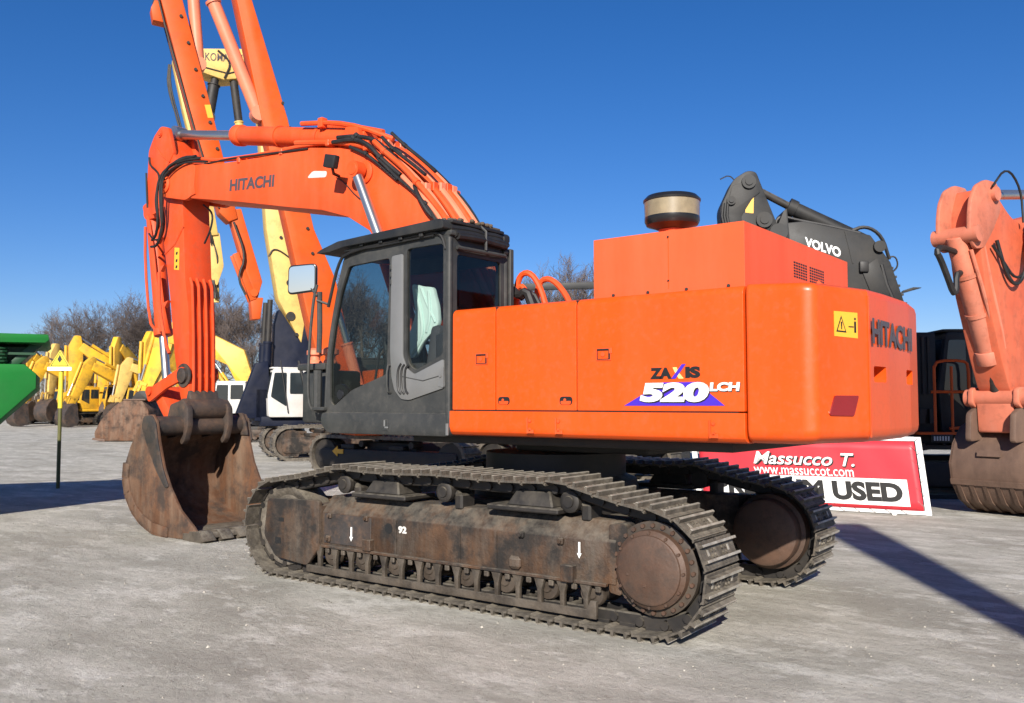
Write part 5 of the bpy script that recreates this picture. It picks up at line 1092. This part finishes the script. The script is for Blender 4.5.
h = MB(); h.box((-7.6, 0, 2.1), (4.2, 3.0, 1.5), .12, 3); h.box((-7.4, 0, 1.25), (4.6, 2.8, .3), .03); h.build('engine_housing', M['orange_old'], Rr)
h = MB(); h.box((-10.0, 0, 2.1), (.8, 3.0, 1.5), .2, 4); h.build('counterweight', M['orange_old'], Rr)
cab_box(Rr, -5.9, .95, 1.4, 1.7, 1.0, 1.8, M['grey_paint'])
for s in (-1, 1):
    mb = MB(); simple_track(mb, -9.8, -4.6, s*1.25, .65, 1.1); mb.build('crawler_track', M['shoe'], Rr)
    f = MB(); f.prism(rounded([(-9.4, .25), (-5.0, .25), (-5.0, .75), (-9.4, .75)], .15, 4), s*1.25-.28, s*1.25+.28, 'Y', .02); f.build('track_frame', M['rust_frame'], Rr)

# ------------------------------------------------------------------ banner on its white frame
bd = Vector((.99, .14, 0)).normalized(); bn = Vector((.14, -.99, 0)).normalized()
Bn = empty('banner', 'red and white dealer banner laced to a white metal frame behind the tracks', 'banner', (2.518, 8.543, 0), math.atan2(bd.y, bd.x))
SH = Matrix(((1, 0, -.115, 0), (0, 1, .04, 0), (0, 0, 1, 0), (0, 0, 0, 1)))      # the frame is racked a little and leans back
def bb_(mb, name, mat, par): return mb.build(name, mat, par, SH)
f = MB()
for c_, d_ in (((-.055, 0, .69), (.10, .05, 1.36)), ((-4.12, 0, .69), (.10, .05, 1.36)), ((-2.09, .001, .05), (3.97, .046, .075)), ((-2.09, .001, 1.335), (3.97, .046, .075)), ((-2.09, .002, .69), (.06, .04, 1.21))): f.box(c_, d_, .006, 1)
for x in (-.6, -3.5): f.tube([(x, .03, 1.3), (x, .75, .0)], .025, 6); f.box((x, .3, .012), (.06, .9, .024))
frb = bb_(f, 'banner_frame', M['white'], Bn)
v = MB()
NX = 40; o = len(v.v)
for i in range(NX+1):
    for j in range(9):
        x = -4.02+3.90*i/NX; z = .085+1.205*j/8; v.v.append((x, -.034-.006*math.sin(x*3.1+z*2)*math.sin(z*2.4)-.003*math.sin(x*9+z*5), z))
for i in range(NX):
    for j in range(8): v.f.append([i*9+j, (i+1)*9+j, (i+1)*9+j+1, i*9+j+1]); v.mi.append(0)
sheet = bb_(v, 'banner_sheet', M['red_banner'], Bn)
sd_ = sheet.modifiers.new('thick', 'SOLIDIFY'); sd_.thickness = .004; sd_.offset = 1
lc = MB()
for q in range(14):
    x = -.5-q*.26; lc.tube([(x, -.03, .09), (x+.1, -.03, .02)], .006, 5)
for q in range(5):
    z = .25+q*.24; lc.tube([(-.19, -.03, z), (-.06, -.032, z+.13)], .006, 5); lc.tube([(-.2, -.04, z), (-.1, -.04, z-.1)], .006, 5)
build_each(lc, 'lacing', M['letter_grey'], Bn, SH)
w = MB(); w.box((-2.075, -.0505, .385), (3.50, .004, .47)); bb_(w, 'white_panel', M['white'], sheet)
lettering('PREMIUM USED', 3.34, .345, (-3.76, -.0535, .215), (1, 0, 0), Z1, M['letter_black'], sheet, .05, pre=SH)
lettering('www.massuccot.com', 1.79, .15, (-2.985, -.0515, .635), (1, 0, 0), Z1, M['white'], sheet, .004, pre=SH)
lettering('Massucco T.', 1.82, .235, (-2.955, -.0475, .80), (1, 0, 0), Z1, M['letter_black'], sheet, .035, .32, pre=SH)
lettering('Massucco T.', 1.82, .235, (-2.975, -.0515, .82), (1, 0, 0), Z1, M['white'], sheet, .012, .32, pre=SH)

# ------------------------------------------------------------------ green machine cut by the left edge
G = empty('screening_machine', 'bright green hopper machine with overhanging lip at the left edge', 'machine', (-9.34, -.91, 0), R(63))
g_ = MB(); g_.prism([(-.36, 2.62), (-.18, 2.46), (-.18, 2.22), (-1.75, .62), (-5.0, .62), (-5.0, 2.62)], 0, 2.6, 'Y', .015); gh = g_.build('hopper', M['green'], G)
g_ = MB(); g_.prism([(-5.0, 3.12), (-.02, 3.12), (.0, 3.03), (-.06, 2.98), (-5.0, 2.93)], -.15, 2.75, 'Y', .01); g_.build('hopper_lip', M['green'], G)
g_ = MB(); g_.prism([(-5.0, 2.93), (-.25, 2.93), (-.5, 2.62), (-5.0, 2.62)], .35, 2.3, 'Y', .01)
for x in (-.75, -1.5, -2.4):
    pts = [(x+.13*math.cos(a*.6), .12+.13*math.sin(a*.6), 2.62+.31*a/60) for a in range(61)]; g_.tube(pts, .022, 6)
g_.prism([(-.1, 2.95), (-.3, 2.95), (-.62, 2.62), (-.45, 2.62)], .15, .22, 'Y', .005); g_.box((-2.5, .1, 2.80), (4.6, .05, .04)); g_.build('spring_mount', M['green_dark'], G)
g_ = MB(); g_.box((-3.4, 1.3, .95), (3.0, 2.0, .5), .05); g_.box((-4.6, 1.3, 1.7), (.6, 2.3, 1.6), .05); g_.build('chassis', M['green_dark'], G)
for y in (.3, 2.3):
    mb = MB(); simple_track(mb, -5.4, -2.2, y, .45, .8); mb.build('crawler_track', M['shoe'], G)

# ------------------------------------------------------------------ warning sign on a post
Sg = empty('warning_sign', 'yellow triangular warning sign on a thin post left of the bucket', 'sign', (-14.83, 2.08, 0), R(36))
p = MB(); p.cyl((0, 0, 0), (0, 0, 1.85), .042, n=12); p.build('lower_post', M['post_paint'], Sg)
p = MB(); p.cyl((0, 0, 1.85), (0, 0, 2.85), .052, n=12); p.build('upper_post', M['post_yellow'], Sg)
p = MB(); p.prism(rounded([(-.25, 2.80), (.25, 2.80), (0, 3.20)], .02), -.085, -.065, 'Y', .003); pl_ = p.build('sign_plate', M['post_yellow'], Sg)
p = MB(); p.box((0, -.082, 2.76), (.56, .02, .085), .003, 1); p.build('white_strip', M['white'], Sg)
p = MB(); p.prism(rounded([(-.055, 2.98), (0, 2.9), (.055, 2.98), (0, 3.09)], .01), -.09, -.086); p.plate([(-.215, 2.82), (.215, 2.82), (0, 3.165)], [[(-.19, 2.835), (.19, 2.835), (0, 3.14)]], -.088, -.0855); p.build('sign_mark', M['letter_black'], pl_)

# ------------------------------------------------------------------ yellow machines parked along the left
hA = (-.807, -.591)
digger('excavator', 'yellow excavator with white cab seen behind the big bucket and arm', 'excavator', (-32.1, 20.8, 0), hdg(hA), 'yellow', boom=[(-.2, 1.7), (.9, 4.3), (3.0, 5.3), (4.5, 5.4)], arm=[(4.6, 5.3), (5.6, 2.5)], cabmat=M['white_dirty'], bucket_at=None, bw=(.6, 1.15, .9), aw=(1.05, .5))
dA = [o for o in bpy.data.objects if o.get('label', '').startswith('yellow excavator with white cab seen behind')][0]
bk = MB(); bk.prism(rounded([(5.0, .04), (7.3, .04), (7.72, .14), (7.78, .45), (7.45, 1.1), (6.75, 1.85), (6.3, 2.1), (5.4, 2.1), (5.05, 1.6)], .12, 4), -.95, .95, 'Y', .03); dbk = bk.build('bucket', M['bucket_rust'], dA)
bk = MB(); bk.prism([(5.2, 2.09), (6.35, 2.09), (6.3, 2.16), (5.2, 2.16)], -1.0, 1.0, 'Y', .01); bk.prism([(7.2, .0), (7.85, .1), (7.82, .2), (7.2, .12)], -1.0, 1.0, 'Y', .01); bk.build('wear_strip', M['bucket_brown'], dbk)
bk = MB()
for y in (-.4, .3): bk.prism(rounded([(5.2, 2.1), (6.2, 2.1), (5.9, 2.55), (5.5, 2.6)], .1), y, y+.1, 'Y', .01)
bk.build('bucket_bracket', M['dark_under'], dbk)
f_ = Vector((-.5906, .8069, 0)); r_ = Vector((.8069, .5906, 0))
def at(px_, D): return Vector((5.807, -8.353, 0))+f_*D+r_*((px_-512)/886*D)
row = []
cfg = [(141, 66, .30, 0, 'yellow excavator nearest to the orange arm in the parked row'), (126, 74, -.1, 1, 'yellow excavator second from the orange arm, boom low and arm slanting'), (107, 76, .5, 2, 'yellow excavator with the tallest upright arm, mid row below the bare trees'),
       (97, 83, -.3, 0, 'yellow excavator half covered by the tallest upright arm'), (84, 72, .15, 3, 'yellow excavator just right of the warning sign with long slanting arm'), (72, 82, .6, 1, 'pale yellow excavator directly behind the warning sign'),
       (60, 75, -.2, 2, 'yellow excavator directly behind the sign post with upright arm'), (47, 80, .35, 0, 'yellow excavator left of the warning sign post'), (36, 74, .1, 3, 'yellow excavator peeping out beside the green hopper'), (20, 80, .4, 2, 'yellow excavator hidden behind the green hopper'),
       (152, 84, .2, 2, 'yellow excavator deep behind the orange bucket cylinder'), (116, 90, .0, 3, 'farthest yellow excavator under the bare trees')]
shp = [([(.2, 1.6), (1.2, 4.2), (3.6, 5.6)], [(3.9, 5.5), (4.3, 2.0)]), ([(.2, 1.6), (1.6, 3.9), (4.2, 4.7)], [(4.5, 4.6), (5.2, 1.9)]), ([(.2, 1.6), (1.0, 4.4), (3.2, 5.9)], [(3.5, 5.8), (3.7, 2.0)]), ([(.2, 1.6), (1.4, 3.7), (3.9, 4.7)], [(4.2, 4.6), (5.6, 1.8)])]
for px_, D, tw_, sh_, lab in cfg:
    a_ = math.atan2(-.86, -.05)+tw_; h = (math.cos(a_), math.sin(a_)); p = at(px_, D); sc = (1.05, 1.12, 1.08, 1.15)[(px_+D) % 4]
    row.append(((p.x, p.y), h, *shp[sh_], lab, sc, 'yellow_pale' if px_ in (72, 47, 126) else 'yellow'))
for (x, y), h, bm_, ar_, lab, sc, pt_ in row:
    rz = hdg(h); hv = Vector(h).normalized()
    digger('excavator', lab, 'excavator', (x-hv.x*4.5*sc, y-hv.y*4.5*sc, 0), rz, pt_, boom=bm_, arm=ar_, cabmat=M['yellow'], bucket_at=(1.15, 1.3, -.5), bw=(.6, 1.0, .9), aw=(1.05, .55), bmat='bucket_dark', scale=sc, group='yellow excavators parked in a row')

# ------------------------------------------------------------------ small things glimpsed behind
C_ = empty('parked_car', 'dark car with chrome edged grille glimpsed under the engine housing', 'car', (-5.73, 14.4, 0), R(-90+30))
c = MB(); prof = rounded([(0, .35), (0, .75), (.1, .92), (1.1, 1.08), (1.9, 1.62), (3.6, 1.66), (4.4, 1.15), (4.5, .4)], .1, 3)
c.prism([(-x+0, z) for x, z in prof], -.9, .9, 'Y', .08, 3); cb_ = c.build('body', M['car_paint'], C_)
c = MB(); c.prism([(-1.2, 1.10), (-1.92, 1.58), (-3.4, 1.6), (-4.1, 1.2)], -.91, .91, 'Y', .02); c.build('window', M['glass_far'], C_)
c = MB(); c.plate([(-.55, .48), (.55, .48), (.68, .88), (-.68, .88)], [[(-.5, .53), (.5, .53), (.62, .84), (-.62, .84)]], -.0, .05, 'X'); c.lathe([(0, .0), (.07, .0), (.07, .06), (0, .06)], (0, 0, .72), 'X', 16); c.build('grille_frame', M['chrome'], C_)
c = MB()
for q in range(6): c.box((.02, 0, .55+.05*q), (.02, 1.0+.04*q, .02))
c.build('grille', M['letter_black'], C_)
for y in (-.78, .78):
    c = MB(); c.box((-.02, y, .82), (.12, .26, .12), .03); c.build('headlight', M['chrome'], C_)
for x in (-.85, -3.6):
    for y in (-.8, .8):
        c = MB(); c.lathe([(0, -.1), (.22, -.1), (.33, -.09), (.34, 0), (.33, .09), (.22, .1), (0, .1)], (x, y, .34), 'Y', 20); wo = c.build('wheel', M['tyre'], C_); c = MB(); c.lathe([(0, -.11), (.2, -.108), (.2, .108), (0, .11)], (x, y, .34), 'Y', 16); c.build('rim', M['pole'], wo)
Lp = empty('street_lamp', 'street lamp with slim arm rising above the counterweight', 'street lamp', (-9.9, 54.6, 0), R(36.2))
c = MB(); c.cyl((0, 0, 0), (0, 0, 9.0), .11, .06, n=12); c.tube([(0, 0, 8.9), (.15, 0, 9.15), (1.2, 0, 9.35), (2.3, 0, 9.5)], .045, 8, 0, 1); c.build('pole', M['pole'], Lp)
c = MB(); c.prism(rounded([(1.9, 9.40), (2.3, 9.46), (3.3, 9.74), (3.35, 9.80), (2.8, 9.82), (2.2, 9.62)], .04), -.14, .14, 'Y', .02); c.build('lamp_head', M['volvo_grey'], Lp)
Gt = empty('gantry', 'dark overhead beam seen between the cab and the engine hood', 'gantry', (-21.3, 27.65, 0), math.atan2(4.2, 5.74))
c = MB(); c.box((3.5, 0, 7.93), (7.6, .3, .34), .02, rot=Matrix.Rotation(R(-1.5), 4, 'Y')); c.build('beam', M['volvo_grey'], Gt)
for x in (.0, 7.1):
    c = MB(); c.box((x, 0, 3.9), (.3, .3, 7.8), .02); c.box((x, 0, .05), (.7, .7, .1), .01); c.build('post', M['volvo_grey'], Gt)
# boom added out of view, tapered to cast the shadow strip on the right
Hb = empty('shadow_caster_boom', 'tall tapered boom on a square base, added unseen behind the viewer to cast a shadow strip', 'machine', (12.74, -12.97, 0), R(-60))
c = MB()
bm = bmesh.new(); rings = []
for z, w in ((.9, .45), (6.9, .46), (7.9, .50), (9.7, .78), (10.4, .85), (10.9, .85)):
    rings.append([bm.verts.new((sx*.3, sy*w/2, z)) for sx, sy in ((-1, -1), (1, -1), (1, 1), (-1, 1))])
for a, b in zip(rings, rings[1:]):
    for i in range(4): bm.faces.new((a[i], a[(i+1) % 4], b[(i+1) % 4], b[i]))
bm.faces.new(rings[0][::-1]); bm.faces.new(rings[-1]); bmesh.ops.recalc_face_normals(bm, faces=bm.faces); c._add(bm)
c.build('boom', M['yellow'], Hb)
c = MB(); c.box((0, 0, .5), (2.2, 2.2, 1.0), .08); c.build('base', M['volvo_grey'], Hb)

# ------------------------------------------------------------------ bare winter trees
def make_tree(seed, H, spread, name):
    rnd = random.Random(seed); tr = MB(); tw = MB()
    def branch(p, d, L, r, lev):
        n = 3 if lev < 2 else 2; pts = [p]; q = p; dd = d
        for i in range(n):
            dd = (dd+Vector((rnd.uniform(-1, 1), rnd.uniform(-1, 1), rnd.uniform(-.2, .7)))*(.16+.05*lev)).normalized(); q = q+dd*(L/n); pts.append(q)
        mb = tr if lev < 2 else tw
        mb.tube(pts, r, 6 if lev < 1 else (4 if lev < 3 else 3), 0, 0, r*(.55 if lev < 5 else .3))
        if lev >= 5: return
        kids = (7, 6, 5, 5, 4)[lev]
        for c in range(kids):
            t = .35+.65*(c+rnd.random())/kids if lev else .28+.72*(c+rnd.random()*.6)/kids
            f = t*n; i = min(int(f), n-1); b = pts[i].lerp(pts[i+1], f-i)
            ax = dd.orthogonal().normalized(); ax.rotate(Matrix.Rotation(rnd.uniform(0, 6.28)+c*2.4, 3, dd))
            a = R(rnd.uniform(25, 62)*spread); nd_ = (dd*math.cos(a)+ax*math.sin(a)+Vector((0, 0, .15))).normalized()
            branch(b, nd_, L*rnd.uniform(.5, .72)*(1-.25*t if lev == 0 else 1), max(.016, r*(1-.5*t)*.55), lev+1)
    branch(Vector((0, 0, -.1)), Vector((rnd.uniform(-.05, .05), 0, 1)), H*.62, H*.016, 0)
    zm = max(v[2] for v in tw.v); kk = H/zm
    for m_ in (tr, tw): m_.v = [(v[0]*kk, v[1]*kk, v[2]*kk) for v in m_.v]
    g = empty(name, None, 'tree'); tr.build('trunk', M['bark'], g, ang=80); tw.build('crown', M['twig'], g, ang=80)
    return g
protos = [make_tree(11, 15, 1.0, 'bare_tree'), make_tree(23, 15, .85, 'bare_tree'), make_tree(37, 15, 1.15, 'bare_tree')]
f_ = Vector((-.5906, .8069, 0)); r_ = Vector((.8069, .5906, 0))
def at(px_, D): return Vector((5.807, -8.353, 0))+f_*D+r_*((px_-512)/886*D)
spots = [(30, 128, 9, 'low bare tree right of the green hopper'), (57, 118, 11.5, 'small bare tree above the warning sign'), (74, 124, 14.5, 'bare tree right of the warning sign with a rounded crown'), (92, 119, 15.5, 'bare tree in the middle of the clump left of the orange arm'), (111, 122, 17.5, 'tallest bare tree left of the orange arm'), (127, 116, 16.5, 'bare tree right of the tallest one, left of the orange arm'), (143, 124, 15, 'bare tree just left of the orange arm'),
         (166, 122, 14, 'bare tree hidden mostly by the orange arm'), (196, 128, 17, 'bare tree directly behind the ribbed orange arm'), (216, 118, 18.5, 'tall bare tree just right of the orange arm'), (236, 112, 16, 'bare tree left of the navy boom base'), (254, 120, 15.5, 'bare tree behind the yellow boom foot'), (286, 118, 15, 'bare tree behind the small white cab'), (322, 108, 17, 'bare tree at the front edge of the grey cab'), (346, 112, 19, 'bare tree seen through the cab side glass'), (366, 104, 18, 'bare tree seen through the cab glass beside the column'), (392, 118, 16, 'bare tree behind the cab door'), (530, 120, 17, 'bare tree top right behind the cab'), (556, 112, 20.5, 'bare tree top left under the dark overhead beam'), (583, 110, 21, 'bare tree top touching the engine hood')]
for i, (x, D, H, lab) in enumerate(spots):
    o = protos[i] if i < 3 else copy_tree(protos[(i*7+i//3) % 3])
    o.location = at(x, D); s = H/15*1.02; o.scale = (s*1.05, s*1.05, s); o.rotation_euler = (0, 0, i*1.37)
    o['label'] = lab; o['category'] = 'tree'; o['group'] = 'bare winter trees along the yard'
# undergrowth: a tangle of brush under the trees
rnd = random.Random(5); mb = MB()
for i in range(5200):
    px_ = rnd.uniform(-60, 640); D = rnd.uniform(104, 140); p = at(px_, D); h = rnd.uniform(1.5, 5.2)*(.6+.4*math.sin(px_*.05)); a = rnd.uniform(0, 6.28); l = rnd.uniform(.3, 1.4)
    q = p+Vector((math.cos(a)*l, math.sin(a)*l, h)); w = rnd.uniform(.05, .16)
    mb.tube([p, (p+q)/2+Vector((rnd.uniform(-.3, .3), rnd.uniform(-.3, .3), .2)), q], w, 3, 0, 0, .02)
tag(mb.build('undergrowth', M['brush'], None, ang=80), 'brown tangled undergrowth below the bare trees', 'undergrowth', None, 'stuff')

# ------------------------------------------------------------------ ground
gm = bpy.data.materials.new('yard_ground'); gm.use_nodes = True; nt = gm.node_tree; L = nt.links; b = nt.nodes['Principled BSDF']; b.inputs['Roughness'].default_value = .9; b.inputs['Specular IOR Level'].default_value = .25
tc = nd(nt, 'ShaderNodeTexCoord')
def noise(scale, detail=8., rough=.62, mscale=None, rz=0., loc=(0, 0, 0), dist=0.):
    mp = nd(nt, 'ShaderNodeMapping'); mp.inputs['Rotation'].default_value = (0, 0, rz); mp.inputs['Location'].default_value = loc
    if mscale: mp.inputs['Scale'].default_value = mscale
    L.new(tc.outputs['Object'], mp.inputs['Vector']); n = nd(nt, 'ShaderNodeTexNoise', Scale=scale, Detail=detail, Roughness=rough, Distortion=dist); L.new(mp.outputs['Vector'], n.inputs['Vector']); return n.outputs['Fac']
def rng(v, a, b_, to=1.):
    m = nd(nt, 'ShaderNodeMapRange'); m.inputs['From Min'].default_value = a; m.inputs['From Max'].default_value = b_; m.inputs['To Max'].default_value = to; L.new(v, m.inputs['Value']); return m.outputs['Result']
def mixc(fac, A, B):
    m = nd(nt, 'ShaderNodeMix', data_type='RGBA'); L.new(fac, m.inputs['Factor'])
    for s_, v_ in (('A', A), ('B', B)):
        if isinstance(v_, tuple): m.inputs[s_].default_value = (*v_, 1)
        else: L.new(v_, m.inputs[s_])
    return m.outputs['Result']
big = noise(.22, 6.); fine = noise(7., 10., .7); streak = noise(.9, 10., .7, (.45, 1.3, 1), R(25), dist=.15); streak2 = noise(1.0, 10., .72, (.4, 1.3, 1), R(-34), (4, 2, 0), .15); patch = noise(.9, 9., .7, loc=(9, 3, 0)); crumb = noise(11., 12., .8); grit = noise(42., 4., .7)
chalk = noise(1.5, 12., .74, (.6, 1.15, 1), R(30), (2, 7, 0), .15); chalk2 = noise(.9, 12., .76, (.7, 1.1, 1), R(-40), (5, 1, 0), .2); damp = noise(.4, 10., .72, (.8, 1.1, 1), R(20), (1, 6, 0), .2); mid = noise(3.2, 9., .72, (.6, 1.3, 1), R(8), (3, 3, 0)); fleck = noise(16., 6., .75, (.7, 1.2, 1), 0, (8, 8, 0))
col = mixc(rng(big, .38, .62), (.42, .405, .345), (.50, .482, .415))
col = mixc(rng(damp, .46, .60, .7), col, (.285, .27, .23))
col = mixc(rng(mid, .42, .60, .6), col, (.33, .312, .265))
col = mixc(rng(streak, .48, .60, .6), col, (.60, .575, .505))
col = mixc(rng(streak2, .50, .62, .5), col, (.30, .28, .235))
col = mixc(rng(chalk, .54, .62, .6), col, (.70, .68, .61))
col = mixc(rng(chalk2, .555, .62, .6), col, (.70, .68, .615))
col = mixc(rng(patch, .57, .66, .35), col, (.66, .635, .57))
col = mixc(rng(fine, .53, .70, .55), col, (.27, .255, .215))
col = mixc(rng(fleck, .56, .66, .65), col, (.20, .185, .155))
col = mixc(rng(grit, .58, .74, .45), col, (.70, .67, .60))
col = mixc(rng(crumb, .56, .70, .55), col, (.25, .235, .195))
L.new(col, b.inputs['Base Color'])
hsum = nd(nt, 'ShaderNodeMath', operation='ADD'); L.new(rng(fine, .3, .7, .35), hsum.inputs[0]); L.new(rng(grit, .3, .75, .22), hsum.inputs[1])
h2 = nd(nt, 'ShaderNodeMath', operation='ADD'); L.new(hsum.outputs[0], h2.inputs[0]); h3 = nd(nt, 'ShaderNodeMath', operation='ADD'); L.new(rng(crumb, .3, .75, 1.1), h3.inputs[0]); L.new(rng(patch, .45, .65, .5), h3.inputs[1]); L.new(h3.outputs[0], h2.inputs[1])
bp = nd(nt, 'ShaderNodeBump', Strength=.6, Distance=.04); L.new(h2.outputs[0], bp.inputs['Height']); L.new(bp.outputs['Normal'], b.inputs['Normal'])
mb = MB(); mb.v = [(-1500, -1500, 0), (1500, -1500, 0), (1500, 1500, 0), (-1500, 1500, 0)]; mb.f = [[0, 1, 2, 3]]; mb.mi = [0]
tag(mb.build('ground', gm), 'pale dusty yard ground of compacted gravel', None, None, 'structure')
# loose stones scattered on the yard
rnd = random.Random(9); mb = MB()
for i in range(6000):
    D = 4.2+22*rnd.random()**1.7; px_ = rnd.uniform(-80, 1100); p = at(px_, D)
    if -3.1 < p.x < 3.1 and -1.8 < p.y < 1.8: continue
    s = rnd.uniform(.003, .009)*(1+rnd.random()**6*1.3); a = rnd.uniform(0, 6.28); o = len(mb.v)
    for q in range(5):
        t = a+q*1.2566; mb.v.append((p.x+math.cos(t)*s*rnd.uniform(.7, 1.3), p.y+math.sin(t)*s*rnd.uniform(.7, 1.3), -.002))
    mb.v.append((p.x, p.y, s*rnd.uniform(.5, .9)))
    for q in range(5): mb.f.append([o+q, o+(q+1) % 5, o+5]); mb.mi.append(0)
tag(mb.build('gravel', M['pebble'], None, ang=20), 'loose pale stones scattered over the yard', 'gravel', None, 'stuff')

# ------------------------------------------------------------------ light, sky, camera
EL, to_sun = R(26), Vector((.5, -.866))
w = bpy.data.worlds.new('World'); scn.world = w; w.use_nodes = True; nt = w.node_tree
sky = nt.nodes.new('ShaderNodeTexSky'); sky.sky_type = 'NISHITA'; sky.sun_disc = False; sky.sun_elevation = EL
sky.sun_rotation = math.atan2(to_sun.x, to_sun.y); sky.altitude = 400; sky.air_density = 1.0; sky.dust_density = .3; sky.ozone_density = 4.0
hs_n = nt.nodes.new('ShaderNodeHueSaturation'); hs_n.inputs['Saturation'].default_value = 1.27
tn = nt.nodes.new('ShaderNodeMix'); tn.data_type = 'RGBA'; tn.blend_type = 'MULTIPLY'; tn.inputs['Factor'].default_value = 1; tn.inputs['B'].default_value = (1.04, 1.0, 1.25, 1)
nt.links.new(sky.outputs['Color'], hs_n.inputs['Color']); nt.links.new(hs_n.outputs['Color'], tn.inputs['A']); nt.links.new(tn.outputs['Result'], nt.nodes['Background'].inputs['Color']); nt.nodes['Background'].inputs['Strength'].default_value = .055
sl = bpy.data.lights.new('sun', 'SUN'); sl.energy = 5.0; sl.angle = R(.5); sl.color = (1., .93, .83)
so_ = bpy.data.objects.new('sun', sl); COL.objects.link(so_)
dv = Vector((to_sun.x*math.cos(EL), to_sun.y*math.cos(EL), math.sin(EL))); so_.rotation_euler = dv.to_track_quat('Z', 'Y').to_euler(); so_.location = (20, -30, 30)
cd = bpy.data.cameras.new('camera'); cam = bpy.data.objects.new('camera', cd); COL.objects.link(cam); scn.camera = cam
cd.sensor_width = 36; cd.lens = 886/1024*36; cd.clip_start = .1; cd.clip_end = 4000
pitch = math.atan((402.5-351.5)/886); yaw = -.632
fw3 = Vector((math.sin(yaw)*math.cos(pitch), math.cos(yaw)*math.cos(pitch), math.sin(pitch)))
cam.location = (5.807, -8.353, 1.981); cam.rotation_euler = fw3.to_track_quat('-Z', 'Y').to_euler()
cd.dof.use_dof = True; cd.dof.focus_distance = 10.; cd.dof.aperture_fstop = 4.0
vs_ = scn.view_settings; vs_.view_transform = 'Standard'; vs_.look = 'None'; vs_.exposure = .70; vs_.gamma = 1; vs_.use_curve_mapping = False
